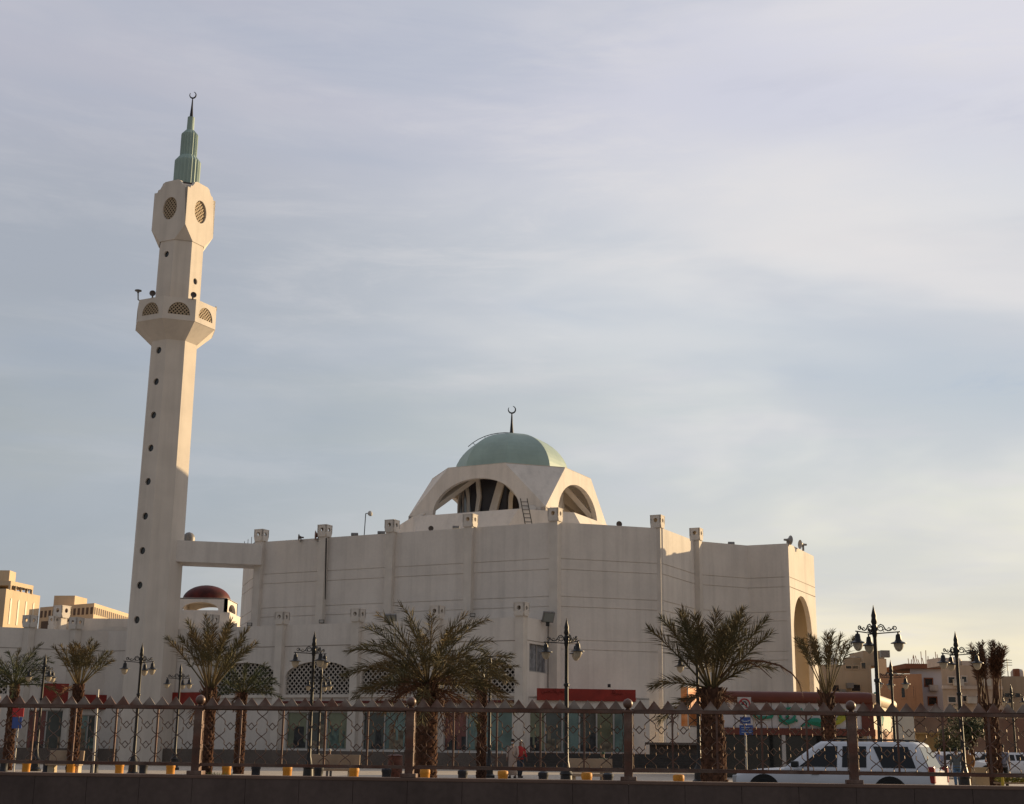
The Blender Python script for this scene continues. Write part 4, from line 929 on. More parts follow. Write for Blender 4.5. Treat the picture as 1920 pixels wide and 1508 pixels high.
def trunk(mb, x, y, z0, z1, r0, r1, rn, nsc=None):
    H = z1 - z0; mb.lathe([(r0 * 1.12, z0), (r0, z0 + .15 * H), ((r0 + r1) / 2, z0 + .55 * H), (r1, z0 + .85 * H), (r1 * 1.15, z1)], (x, y, 0), 12)
    nr = int(H / .13)
    for i in range(nr):
        zz_ = z0 + H * i / nr; rr_ = r0 + (r1 - r0) * i / nr; m = 8
        for j in range(m):
            a = 2 * math.pi * (j + (i % 2) * .5) / m + rn.uniform(-.1, .1); o = Vector((math.cos(a), math.sin(a), 0)); t = Vector((-math.sin(a), math.cos(a), 0)); w = rr_ * .42; b0 = Vector((x, y, zz_)) + o * rr_ * .92
            tip = b0 + o * (.05 + .07 * rn.random()) + Vector((0, 0, .20)); mb.add([b0 - t * w, b0 + t * w, b0 + t * w * .5 + Vector((0, 0, .17)) + o * .03, b0 - t * w * .5 + Vector((0, 0, .17)) + o * .03, tip + t * w * .45, tip - t * w * .45, b0 + o * .07], [(0, 6, 5, 3), (6, 1, 2, 4), (6, 4, 5), (3, 5, 4, 2), (0, 1, 6)])
leafm = mat('palm_leaf', (.10, .09, .045), .75, noise=.35, scale=1.2, col2=(.15, .105, .05), spec=.15); leafg = mat('palm_leaf_green', (.055, .07, .035), .75, noise=.35, scale=1.2, col2=(.09, .08, .04), spec=.15); deadm = mat('palm_dead', (.14, .065, .035), .8, noise=.4, scale=2, col2=(.13, .07, .04)); trm = mat('palm_trunk', (.075, .042, .03), .95, noise=.45, scale=3, col2=(.12, .06, .038), spec=.1)
def palm(label, px, py, Y, r0, r1, nf, L_, e0, e1, droop, seed, ll=.42, dens=42, dead=0, m=None, green=False, bare=.2, extra=(), base_px=None, tdead=0, azs=None):
    rn = random.Random(seed); c = at(px, py, Y); bx = xat(base_px if base_px else px, Y, 1450)
    r = empty('date_palm', (c.x, Y, 0), label, 'palm tree', 'date palms on the plaza')
    mb = MB(); trunk(mb, c.x, Y, 0, c.z, r0, r1, rn); sub(mb, 'trunk', trm, r, smooth=False)
    mb = MB()
    for i in range(nf):
        az = 2 * math.pi * i * .381966 * 1. + rn.uniform(-.2, .2)
        if azs: az = rn.choice(azs) + rn.uniform(-.5, .5)
        f_ = (i + .5) / nf; el = R(e1 + (e0 - e1) * f_ ** 1.1) + rn.uniform(-.08, .08)
        frond(mb, (c.x + .12 * math.cos(az), Y + .12 * math.sin(az), c.z + .1 * (1 - f_)), az, el, L_ * rn.uniform(.85, 1.08), droop * rn.uniform(.7, 1.3), rn, dens, ll, bare=bare)
    for az, el, L2, dr in extra: frond(mb, (c.x, Y, c.z), R(az), R(el), L2, dr, rn, dens, ll * .9)
    sub(mb, 'crown', leafg if green else leafm, r, fix=False)
    if dead:
        mb = MB()
        for i in range(dead):
            az = rn.uniform(0, 6.28); frond(mb, (c.x, Y, c.z - .1), az, R(rn.uniform(-50, 15)), L_ * rn.uniform(.4, .75), .9, rn, 26, ll * .8)
        sub(mb, 'dead_fronds', deadm, r, fix=False)
    if tdead:
        mb = MB()
        for i in range(tdead):
            a = rn.uniform(0, 6.28); zz_ = c.z - rn.random() * .9; o = Vector((math.cos(a), math.sin(a), 0)); mb.tube([Vector((c.x, Y, zz_)) + o * r1, Vector((c.x, Y, zz_ + .35)) + o * (r1 + .22)], [.05, .02], 4)
        sub(mb, 'leaf_stubs', deadm, r)
    return r
palm('large spreading date palm in the centre, crown across two lattice arches', 802, 1283, 54, .40, .34, 38, 3.3, -12, 76, .80, 11, .74, 60, dead=20, tdead=30, extra=[(0, 18, 3.3, .9), (180, 20, 3.4, .9), (8, 32, 3.6, .8), (172, 36, 3.6, .8), (355, 5, 3.1, .7), (185, 2, 2.9, .6)])
palm('upright date palm right of the ball post, fronds raised in a fan', 394, 1292, 57, .24, .22, 20, 2.7, 42, 84, .26, 12, .60, 66, dead=2, tdead=20, bare=.38)
palm('date palm left of the restaurant with one long drooping frond', 1335, 1292, 46, .40, .28, 21, 2.75, 42, 76, .24, 13, .70, 74, dead=4, tdead=30, bare=.30, extra=[(8, 34, 2.4, .9), (182, 12, 2.0, .6), (186, -25, 2.0, .3)])
pr = [o for o in COL.objects if o.get('label', '').startswith('date palm left of the restaurant')][0]
mb = MB(); pts_ = [at(x, y, 46) for x, y in ((1350, 1272), (1372, 1248), (1400, 1238), (1430, 1240), (1462, 1248), (1486, 1264), (1499, 1282), (1503, 1298))]; mb.tube(pts_, [.05, .045, .04, .035, .03, .025, .02, .012], 5)
rn_ = random.Random(2)
for i_ in range(90):
    f_ = rn_.random() * 6.9; k_ = int(f_); q_ = pts_[k_].lerp(pts_[k_ + 1], f_ - k_); t_ = (pts_[k_ + 1] - pts_[k_]).normalized(); ax_ = (t_ + Vector((rn_.uniform(-.3, .3), rn_.uniform(-.6, .6), rn_.uniform(-.9, .1)))).normalized(); w_ = Vector((0, .3, .7)).normalized() * .012; ln_ = rn_.uniform(.2, .42)
    mb.add([q_ - w_, q_ + w_, q_ + ax_ * ln_], [(0, 1, 2)])
mb.tube([at(x, y, 46) for x, y in ((1400, 1240), (1425, 1252), (1447, 1272))], [.03, .02, .012], 5)
sub(mb, 'bent_frond', deadm, pr, fix=False)
palm('thin palm in front of the restaurant fascia and tan block', 1551, 1302, 58, .27, .22, 13, 2.6, 56, 86, .20, 14, .52, 60, dead=0, tdead=24, bare=.48)
palm('thin olive palm above the red signs, left of the minaret', 148, 1285, 62, .2, .18, 17, 1.9, 42, 86, .3, 15, .46, 50, dead=2, bare=.4)
palm('dark green bushy palm at the far left edge', 28, 1285, 70, .2, .18, 24, 2.2, 0, 75, .9, 16, .44, 46, green=True)
palm('small dark palm in front of the first lattice arch', 455, 1300, 68, .2, .18, 22, 1.9, 0, 65, .8, 17, .42, 44, green=True, dead=4)
palm('small reddish palm half behind the big palm, right side', 905, 1275, 62, .16, .15, 16, 1.7, 0, 60, .9, 18, .40, 42, dead=7)
# two headed palm tied up at right
r = palm('two headed palm at right, fronds tied upright in two tufts', 1857, 1322, 58, .24, .24, 0, 2.4, 60, 80, .1, 19, .3, 40, tdead=20)
rn = random.Random(5); mb = MB(); c = at(1857, 1322, 58)
for hd, (ox, px_) in enumerate(((-.3, 1833), (.25, 1872))):
    tp = at(px_, 1235, 58)
    for i in range(15):
        b0 = Vector((c.x + ox + rn.uniform(-.2, .2), 58 + rn.uniform(-.2, .2), c.z)); d_ = (tp + Vector((rn.uniform(-.25, .25), rn.uniform(-.2, .2), rn.uniform(-.2, .3))) - b0); frond(mb, b0, math.atan2(d_.y, d_.x), math.atan2(d_.z, math.hypot(d_.x, d_.y)), d_.length * rn.uniform(1.0, 1.25), .1, rn, 60, .42, bare=.5)
sub(mb, 'crown', deadm, r, fix=False)
# leafy tree at right
def leaf_tree(label, px, py, Y, w, h, seed):
    rn = random.Random(seed); c = at(px, py, Y); r = empty('broadleaf_tree', (c.x, Y, 0), label, 'tree')
    mb = MB(); mb.tube([(c.x, Y, 0), (c.x + .1, Y, c.z * .5), (c.x, Y, c.z)], [.16, .13, .08], 8)
    cl = []
    for i in range(9):
        q = Vector((c.x + rn.uniform(-w, w) * .75, Y + rn.uniform(-w, w) * .7, c.z + rn.uniform(-h, h) * .75)); cl.append((q, rn.uniform(.45, .85))); mb.tube([(c.x, Y, c.z * .6), q], [.07, .03], 5)
    sub(mb, 'trunk', trm, r); mb = MB()
    for q, rad in cl:
        for i in range(260):
            o = Vector((rn.gauss(0, 1), rn.gauss(0, 1), rn.gauss(0, .8))); o = o.normalized() * rad * rn.random() ** .4; p = q + o; a = Vector((rn.uniform(-1, 1), rn.uniform(-1, 1), rn.uniform(-1, 1))).normalized() * .09; b = a.orthogonal().normalized() * .05; mb.add([p - a, p + b, p + a, p - b], [(0, 1, 2, 3)])
    sub(mb, 'crown', leafg, r, fix=False)
leaf_tree('dark green bushy tree behind the people at right', 1818, 1368, 80, 1.0, 1.0, 4)
leaf_tree('green bush beyond the right fence post, under the tan blocks', 1790, 1392, 92, .9, .8, 8)
# ------------------------------------------------------------------ BOLLARDS
ordn = ['leftmost', 'second', 'third', 'fourth', 'fifth', 'sixth', 'seventh', 'eighth', 'ninth', 'tenth', 'rightmost', 'twelfth']
def bollards(pxs, name, m, word):
    base = None
    for i, px in enumerate(pxs):
        t = (px - 49) / 1223; Y = 1 / (1 / 63 + t * (1 / 47 - 1 / 63)); x = xat(px, Y, 1440)
        if base is None:
            mb = MB(); mb.lathe([(.175, 0), (.175, .40), (.19, .42), (.19, .55), (.165, .585), (.09, .6)], n=18)
            if word == 'black': mb = MB(); mb.lathe([(.20, 0), (.20, .1), (.17, .14), (.17, .42), (.19, .45), (.19, .55), (.10, .6)], n=18)
            o = base = mb.build(name, m, smooth=True)
        else: o = base.copy(); COL.objects.link(o)
        o.location = (x, Y, PAV); pos = ordn[i] if i else 'leftmost'
        if i == len(pxs) - 1: pos = 'rightmost'
        tag(o, f'short {word} round bollard on the pavement behind the wall, {pos} of the {word} ones' if pos in ('leftmost', 'rightmost') else f'short {word} round bollard behind the wall, {pos} {word} one from the left', 'bollard', f'{word} bollards along the pavement edge')
bollards([49, 133, 224, 320, 425, 539, 664, 797, 943, 1100, 1272], 'yellow_bollard', mat('yellow_paint', (.62, .27, .035), .6, noise=.2, scale=3), 'yellow')
bollards([7, 88, 177, 269, 368, 480, 598, 725, 868, 1019, 1140], 'black_bollard', mat('black_paint', (.025, .027, .035), .6, noise=.2, scale=3), 'black')
# ------------------------------------------------------------------ benches, bin
def bench(px, Y, w, label):
    x = xat(px, Y, 1430); r = empty('stone_bench', (x, Y, PAV), label, 'bench', 'pale stone benches on the plaza')
    st1 = mat('bench_stone', (.36, .27, .19), .8, noise=.2, scale=2)
    mb = MB(); mb.box((0, .2, .78), (w, .14, .5), rx=R(-6)); mb.build('backrest', st1, r, bevel=.02)
    mb = MB(); mb.box((0, -.12, .45), (w, .6, .1)); mb.build('seat', st1, r, bevel=.02)
    for s in (-1, 1):
        mb = MB(); mb.box((s * w * .36, 0, .2), (.28, .5, .4)); mb.build('leg', mat('bench_leg', (.5, .42, .3), .8, noise=.2, scale=2), r, bevel=.03)
    return x
bx1 = bench(625, 57, 2.1, 'stone bench with a capped head showing behind its back, centre left'); bench(1104, 52, 1.75, 'stone bench at the foot of the tall central lamp'); bench(122, 62, 1.5, 'stone bench behind the leftmost full fence panel')
mb = MB(); x = xat(741, 60, 1430); mb.lathe([(.22, 0), (.30, .25), (.33, .6), (.30, .95), (.34, 1.0), (.2, 1.05)], (0, 0, 0), 16)
o = mb.build('litter_bin', mat('bin_brown', (.13, .05, .035), .6, noise=.5, scale=8), smooth=True); o.location = (x, 60, PAV); tag(o, 'round dark red brown litter bin left of the central ball post', 'bin')
# ------------------------------------------------------------------ road signs
def sign_post(px, Y, ztop_px, label, items, base=0, lean=0.):
    x = xat(px, Y, 1380); r = empty('road_sign', (x, Y, 0), label, 'road sign')
    zt_ = zat(px, ztop_px, Y); mb = MB(); mb.tube([(x + lean, Y, 0), (x, Y, zt_)], .03, 8); sub(mb, 'post', mat('pale_pole', (.5, .46, .4)), r)
    return r, x
rs, x = sign_post(1398, 44, 1330, 'no turning sign with red ring above a small blue plate, before the restaurant', ())
s_ = lambda px, py: at(px, py, 43.9)
a, b = s_(1383.5, 1336), s_(1408, 1307.5); mb = MB(); mb.box(((a.x + b.x) / 2, 43.9, (a.z + b.z) / 2), (b.x - a.x, .03, b.z - a.z)); sub(mb, 'sign_plate', mat('white_plate', (.55, .52, .48), .5, noise=.1), rs)
cx_, cz_ = (a.x + b.x) / 2, (a.z + b.z) / 2 + .01; mb = MB(); n = 28; mb.tube([(cx_ + .165 * math.cos(2 * math.pi * i / n), 43.87, cz_ + .17 * math.sin(2 * math.pi * i / n)) for i in range(n + 1)], .022, 6); mb.tube([(cx_ - .12, 43.865, cz_ + .12), (cx_ + .12, 43.865, cz_ - .12)], .016, 6); sub(mb, 'red_ring', mat('sign_red', (.45, .04, .04), .5), rs)
mb = MB(); mb.tube([(cx_ + .06, 43.88, cz_ - .10), (cx_ + .06, 43.88, cz_ + .04), (cx_ + .03, 43.88, cz_ + .08), (cx_ - .03, 43.88, cz_ + .08), (cx_ - .06, 43.88, cz_ + .03)], .018, 6); mb.box((cx_ - .06, 43.88, cz_ + .01), (.08, .02, .03)); sub(mb, 'arrow', BLACK(), rs)
a, b = s_(1387, 1378), s_(1411.5, 1360); mb = MB(); mb.box(((a.x + b.x) / 2, 43.9, (a.z + b.z) / 2), (b.x - a.x, .03, b.z - a.z)); pb = sub(mb, 'blue_plate', mat('sign_blue', (.05, .09, .28), .5, noise=.15), rs)
mb = MB()
for k in range(3): mb.box(((a.x + b.x) / 2, 43.878, a.z + (b.z - a.z) * (.25 + .25 * k)), ((b.x - a.x) * .74, .012, .02))
a2, b2_ = s_(1388, 1357), s_(1407, 1345)
mb.v = [v - rs.location for v in mb.v]; mb.build('plate_text', mat('sign_text', (.4, .45, .55), .6), pb)
mb = MB(); mb.box(((a2.x + b2_.x) / 2, 43.9, (a2.z + b2_.z) / 2), (b2_.x - a2.x, .03, b2_.z - a2.z)); pb2 = sub(mb, 'blue_plate', mat('sign_blue', (.05, .09, .28)), rs)
mb = MB(); [mb.lathe([(.03, -.012), (.045, 0), (.03, .012)], ((a2.x + b2_.x) / 2 + s * .09, 43.87, (a2.z + b2_.z) / 2), 8) for s in (-1, 1)]; mb.box(((a2.x + b2_.x) / 2, 43.875, (a2.z + b2_.z) / 2 - .03), (.2, .015, .03)); mb.v = [v - rs.location for v in mb.v]; mb.build('plate_symbol', mat('sign_text', (.4, .45, .55)), pb2)
rs, x = sign_post(32, 50, 1335, 'blue road sign below a red and white one at the far left', ()); s_ = lambda px, py: at(px, py, 49.9)
a, b = s_(22, 1366), s_(42, 1345); mb = MB(); mb.box(((a.x + b.x) / 2, 49.9, (a.z + b.z) / 2), (b.x - a.x, .03, b.z - a.z)); sub(mb, 'blue_plate', mat('sign_blue', (.05, .09, .28)), rs)
mb = MB(); q = s_(34, 1336); mb.box((q.x, 49.9, q.z), (.4, .03, .3)); sub(mb, 'red_plate', mat('sign_red', (.45, .04, .04)), rs)
# ------------------------------------------------------------------ roof speakers, floodlights, cameras
def horn(px, py, Y, r, az, label, m=None, el=0.):
    p = at(px, py, Y); o = empty('horn_loudspeaker', (p.x, p.y, p.z), label, 'loudspeaker', 'horn loudspeakers on the roofs', az)
    mb = MB(); R3 = Matrix.Rotation(R(90), 3, 'Y'); prof_ = [(r * .22, -r * 1.5), (r * .24, -r * 1.0), (r * .3, -r * .7), (r * .55, -r * .25), (r, 0), (r * .93, -r * .02), (r * .4, -r * .3), (r * .05, -r * .35)]
    mb.lathe(prof_, (0, 0, 0), 16); mb.v = [R3 @ v for v in mb.v]; mb.build('horn', m or mat('horn_brown', (.10, .08, .07), .5, noise=.3), o, smooth=True)
    mb = MB(); mb.box((-r * .7, 0, -r * .75), (r * .25, r * .5, r * 1.2)); mb.build('bracket', GREY(), o); return o
gh = mat('horn_grey', (.30, .28, .26), .5, noise=.2)
horn(560, 1007.5, 102.4, .26, R(-160), 'small dark horn speaker, leftmost on the mosque roof')
horn(591, 1003.5, 101.8, .36, R(-165), 'larger reddish horn speaker left of the second roof lantern', mat('horn_red', (.22, .11, .08), .5))
horn(808, 991, 97.5, .19, R(-90), 'small dark horn speaker below the left foot of the drum')
horn(1161, 983, 95.0, .22, R(-75), 'dark horn speaker on the parapet right of the dome')
horn(1482, 1013, 101.9, .36, R(20), 'dark horn speaker, left one of the pair on the right end parapet', gh)
horn(1500, 1021, 104, .36, R(-165), 'grey horn speaker, right one of the pair on the right end parapet', gh)
horn(286, 550, 100.2, .24, R(-80), 'dark horn speaker on the minaret balcony, left one'); horn(363, 553, 100.3, .24, R(-60), 'dark horn speaker on the minaret balcony, front right one')
horn(405, 579, 103.4, .2, R(-10), 'small horn speaker at the right edge of the minaret balcony')
def flood(px, py, Y, w, h, label, tilt=40, rz=0., m=None, name='floodlight'):
    p = at(px, py, Y); o = empty(name, (p.x, p.y, p.z), label, 'floodlight', 'floodlights on the mosque', rz)
    mb = MB(); mb.box((0, 0, 0), (w, .18, h), rx=R(tilt)); mb.build('housing', m or GREY(), o, bevel=.02)
    mb = MB(); mb.box((0, -.1 * math.cos(R(tilt)), -.1 * math.sin(R(tilt))), (w * .86, .02, h * .8), rx=R(tilt)); mb.build('lens', mat('lens_glass', (.25, .27, .26), .15, spec=.6), o)
    mb = MB(); mb.box((0, .1, -h * .5), (w * .3, .06, h * .6)); mb.build('bracket', BLACK(), o)
flood(665, 1003, 100.7, .52, .28, 'flat floodlight on the roof edge, left of the roof camera mast', 60); flood(715, 1000, 99.7, .55, .3, 'flat floodlight on the roof edge, right of the roof camera mast', 60); flood(855, 989, 97.2, .5, .16, 'flat floodlight on the roof edge below the drum', 70)
flood(1371, 1019.5, 103, .5, .25, 'flat floodlight on the parapet left of the right end', 60)
flood(732, 1159, 94.5, .85, .6, 'large dark floodlight on the arcade roof above the big palm', 35); flood(1028, 1157, 91.9, .80, .75, 'large tilted floodlight on the wall left of the central lamp', 30, R(20))
for px, py, Y, lab in ((468, 1171, 102.9, 'small box light at the foot of the leftmost facade lantern pier'), (603, 1165.5, 101.0, 'small box light at the end of the dark downpipe'), (886, 1153.5, 94.6, 'small box light on the facade right of the big palm crown')):
    p = at(px, py, Y); mb = MB(); mb.box((0, 0, 0), (.38, .16, .26)); o = mb.build('box_light', mat('boxlight_dark', (.06, .055, .05), .5), bevel=.015); o.location = p; tag(o, lab, 'wall light', 'small box lights on the facade'); q = MB(); q.box((0, -.09, 0), (.3, .02, .18)); q.build('lens', mat('boxlight_lens', (.4, .37, .33), .3), o)
mast = empty('camera_mast', at(683, 1001, 100.4), 'thin roof mast carrying a round white lamp head', 'mast'); mb = MB(); h_ = zat(683, 963, 100.4) - zat(683, 1001, 100.4); mb.tube([(0, 0, -.1), (.05, 0, h_)], .035, 6); mb.tube([(.05, 0, h_), (.25, 0, h_ + .02)], .03, 6); mb.build('pole', BLACK(), mast)
mb = MB(); mb.lathe([(.05, -.18), (.18, -.1), (.22, .04), (.15, .14), (.02, .17)], (0, 0, 0), 14); mb.v = [Matrix.Rotation(R(65), 3, 'Y') @ v + Vector((.38, 0, h_)) for v in mb.v]; mb.build('lamp_head', mat('pale_head', (.5, .48, .44), .5), mast, smooth=True)
cc = empty('balcony_camera', at(262, 561, 101.5), 'bracket with round camera sticking out left of the minaret balcony', 'camera'); mb = MB(); mb.tube([(.5, .3, -.12), (0, 0, -.12), (-.12, 0, -.05), (-.17, 0, .55)], .055, 6); mb.build('bracket', GREY(), cc); mb = MB(); mb.lathe([(.08, .5), (.10, .62), (.27, .66), (.27, .72), (.1, .78)], (-.17, 0, 0), 12); mb.build('camera_head', GREY(), cc, smooth=True)
# small box light next to the arch wall sign
mb = MB(); mb.box((0, 0, 0), (.2, .16, .22)); o = mb.build('alarm_box', BLACK()); o.location = at(1147, 1283, 91.0) + Vector((0, 2.4, 0)); tag(o, 'tiny dark box on the white wall above the red shop sign', 'alarm box')
# ------------------------------------------------------------------ VEHICLES
def make_car(name, label, cat, loc, rz, paint, Lc=5.65, Wc=2.0, H=1.92, suv=True, rails_=True):
    r = empty(name, loc, label, cat, None, rz); hL = Lc / 2; hb = 1.17 * H / 1.92
    # stations along x (front = +x): x, half width, hood/belt height, sill height
    if suv: ST = [(hL, .62, .62, .5), (hL - .03, .82, .85, .38), (hL - .18, .93, 1.0, .33), (hL - .6, .98, 1.06, .3), (hL - 1.35, 1., 1.12, .28), (hL - 1.55, 1., 1.16, .28), (0, 1., 1.17, .28), (-hL + .7, 1., 1.17, .28), (-hL + .12, .97, 1.15, .33), (-hL + .0, .9, 1.08, .42)]
    else: ST = [(hL, .6, .55, .45), (hL - .05, .8, .7, .32), (hL - .3, .93, .82, .25), (hL - .9, .98, .9, .22), (hL - 1.3, 1., .95, .2), (0, 1., .97, .2), (-hL + 1., 1., .99, .2), (-hL + .3, .97, .97, .22), (-hL, .85, .85, .35)]
    k = H / 1.92 if suv else H / 1.45; w = Wc / 2
    rings = []
    for x, hw_, zb_, zs in ST:
        zb_ *= k; a = hw_ * w
        half = [(0, zs), (a * .9, zs), (a * .985, zs + .1), (a, (zs + zb_) / 2), (a * .985, zb_ - .12), (a * .93, zb_ - .02), (a * .7, zb_ + .02), (0, zb_ + .045)]
        rings.append([Vector((x, y, zz_)) for y, zz_ in half] + [Vector((x, -y, zz_)) for y, zz_ in half[-2:0:-1]])
    mb = MB(); mb.loft(rings); body = mb.build('body', paint, r, smooth=True)
    # cabin
    zb_ = (1.15 if suv else .95) * k; zr = H - .02
    B = (hL - 1.45, -hL + .12) if suv else (hL - 1.15, -hL + .55); T = (hL - 2.35, -hL + .42) if suv else (hL - 1.9, -hL + 1.25)
    wb, wt = w * .95, w * .76
    base = [(B[0], wb * .9), (B[0] - .35, wb), (B[1] + .25, wb), (B[1], wb * .85)]; top = [(T[0], wt * .88), (T[0] - .25, wt), (T[1] + .15, wt), (T[1], wt * .88)]
    def full(pts, z_): return [Vector((x, y, z_)) for x, y in pts] + [Vector((x, -y, z_)) for x, y in pts[::-1]]
    mb = MB(); mb.loft([full(base, zb_ - .03), full(top, zr - .07), full([(x + (-.12 if x > 0 else .12), y * .93) for x, y in top], zr)]); mb.build('cabin', paint, r, smooth=True, bevel=.0)
    glassm = mat('car_glass', (.010, .011, .012), .12, noise=.05, spec=.35)
    z0, z1 = zb_ + .045, zr - .12
    def side(x, zz_, s, o=.012):
        f_ = (zz_ - (zb_ - .03)) / (zr - .07 - (zb_ - .03)); return Vector((x, s * (wb + (wt - wb) * f_ + o), zz_))
    def xs_at(zz_, side_='f'):
        f_ = (zz_ - zb_) / (zr - .07 - zb_); return (B[0] - .35) + ((T[0] - .25) - (B[0] - .35)) * f_ if side_ == 'f' else (B[1] + .25) + ((T[1] + .15) - (B[1] + .25)) * f_
    x0b, x0t = xs_at(z0) - .08, xs_at(z1) - .1; x9b, x9t = xs_at(z0, 'r') + .06, xs_at(z1, 'r') + .1
    span = x0b - x9b
    c1_, c2_ = x0b - span * .33, x0b - span * .585
    if suv: wins_ = [[(x0b, z0), (c1_, z0), (c1_, z1), (x0t, z1)], [(c1_ - .14, z0), (c2_ , z0), (c2_ + .02, z1), (c1_ - .14, z1)], [(c2_ - .42, z0), (x9b, z0), (x9t, z1), (c2_ - .16, z1)]]
    else: c1_ = x0b - span * .5; wins_ = [[(x0b, z0), (c1_, z0), (c1_, z1), (x0t, z1)], [(c1_ - .1, z0), (x9b, z0), (x9t, z1), (c1_ - .1, z1)]]
    for s in (-1, 1):
        for wn_ in wins_:
            A = [side(x, zz_, s) for x, zz_ in wn_]; Bk = [side(x, zz_, s, -.01) for x, zz_ in wn_]; mb = MB(); mb.loft([A, Bk]); mb.build('side_window', glassm, r)
    # windscreen and rear window
    for sgn in (1, -1):
        xb_2, xt_ = (B[0], T[0]) if sgn > 0 else (B[1], T[1]); o_ = .012 * sgn
        q = [Vector((xb_2 + (xt_ - xb_2) * .08 + o_, y * wb * .84, z0)) for y in (-1, 1)] + [Vector((xb_2 + (xt_ - xb_2) * .92 + o_, y * wt * .82, z1)) for y in (1, -1)]
        mb = MB(); mb.loft([q, [v - Vector((.02 * sgn, 0, 0)) for v in q]]); mb.build('windscreen' if sgn > 0 else 'rear_window', glassm, r)
    wr = .40 if suv else .32
    for x in (hL - 1.0 * Lc / 5.65, -hL + 1.15 * Lc / 5.65):
        for s in (-1, 1):
            mb = MB(); mb.lathe([(wr * 1.13, 0), (wr * 1.13, .03)], (0, 0, 0), 28); mb.v = [Matrix.Rotation(R(90), 3, 'X') @ v + Vector((x, s * (w - .005) + .015, wr + .06)) for v in mb.v]; mb.build('wheel_arch', DARK(), r)
            mb = MB(); mb.lathe([(wr * .6, -.13), (wr * .95, -.13), (wr, -.08), (wr, .08), (wr * .95, .13), (wr * .6, .13)], (0, 0, 0), 24); mb.v = [Matrix.Rotation(R(90), 3, 'X') @ v + Vector((x, s * (w - .09), wr)) for v in mb.v]; tyre = mb.build('wheel', mat('tyre', (.02, .02, .02), .8), r, smooth=True)
            mb = MB(); mb.lathe([(wr * .62, -.02), (wr * .5, .02), (.06, .04), (.02, .05)], (0, 0, 0), 12); mb.v = [Matrix.Rotation(R(90 if s < 0 else -90), 3, 'X') @ v + Vector((x, s * (w + .035), wr)) for v in mb.v]; mb.build('rim', mat('rim_alloy', (.4, .4, .4), .3, metal=.8), tyre)
    for s in (-1, 1):
        mb = MB(); mb.box((-hL + .06, s * w * .87, (zb_ - .12)), (.16, .16, .42)); mb.build('tail_lamp', mat('tail_red', (.30, .01, .012), .25, spec=.6), r, bevel=.03)
        mb = MB(); mb.box((hL - .12, s * w * .72, .82 * k), (.16, .36, .2)); mb.build('headlamp', mat('head_glass', (.5, .5, .5), .1, spec=.7), r, bevel=.03)
        mb = MB(); mb.box((B[0] - .42, s * (w + .12), zb_ + .1), (.18, .22, .17)); mb.build('door_mirror', mat('mirror_dark', (.03, .03, .03), .4), r, bevel=.04)
        if rails_ and suv: mb = MB(); mb.tube([(T[0] - .3, s * wt * .86, zr), (T[0] - .45, s * wt * .86, zr + .05), (T[1] + .4, s * wt * .86, zr + .05), (T[1] + .2, s * wt * .86, zr)], .022, 6); mb.build('roof_rail', BLACK(), r)
        for xh in ((.35, -.75) if suv else (.1, -.8)):
            mb = MB(); mb.box((xh, s * (w * .985 + .012), zb_ - .14), (.2, .03, .035)); mb.build('door_handle', mat('handle_grey', (.3, .3, .3), .4), r)
    return r
white = mat('white_car_paint', (.60, .61, .64), .28, noise=.05, scale=2, spec=.6)
# angled on the road: nose away to the left, tail towards the viewer
xw = (xat(1370, 36.4, 1450) + xat(1771, 36.4, 1450)) / 2
make_car('parked_wagon', 'long white four door wagon with dark windows passing behind the right fence', 'car', (8.95, 38.3, .004), R(180 - 28), white, Lc=5.45, H=1.80)
for i, (px, Y, rz, lab) in enumerate(((1790, 78, 12, 'distant white saloon behind the person in jeans'), (1838, 84, 185, 'distant white car roof left of the checked shirt'), (1905, 80, 8, 'white parked car at the right edge behind the yellow goods'))):
    make_car('parked_car', lab, 'car', (xat(px, Y, 1430), Y, PAV), R(rz), white, Lc=4.4, Wc=1.75, H=1.45, suv=False, rails_=False)
# ------------------------------------------------------------------ PEOPLE
def skin_mesh(name, verts, edges, rad, m, parent, sub_=1):
    me = bpy.data.meshes.new(name); me.from_pydata(verts, edges, []); o = bpy.data.objects.new(name, me); COL.objects.link(o)
    md = o.modifiers.new('s', 'SKIN'); md.use_smooth_shade = True
    for i, sv in enumerate(me.skin_vertices[0].data): sv.radius = rad[i] if isinstance(rad[i], tuple) else (rad[i], rad[i]); sv.use_root = (i == 0)
    o.modifiers.new('u', 'SUBSURF').levels = sub_
    dg = bpy.context.evaluated_depsgraph_get(); dg.update(); me2 = bpy.data.meshes.new_from_object(o.evaluated_get(dg)); bpy.data.objects.remove(o)
    me2.materials.clear(); me2.materials.append(m); o2 = bpy.data.objects.new(name, me2); COL.objects.link(o2); o2.parent = parent
    for p in me2.polygons: p.use_smooth = True
    return o2
skinm = mat('skin', (.22, .12, .08), .6, noise=.05)
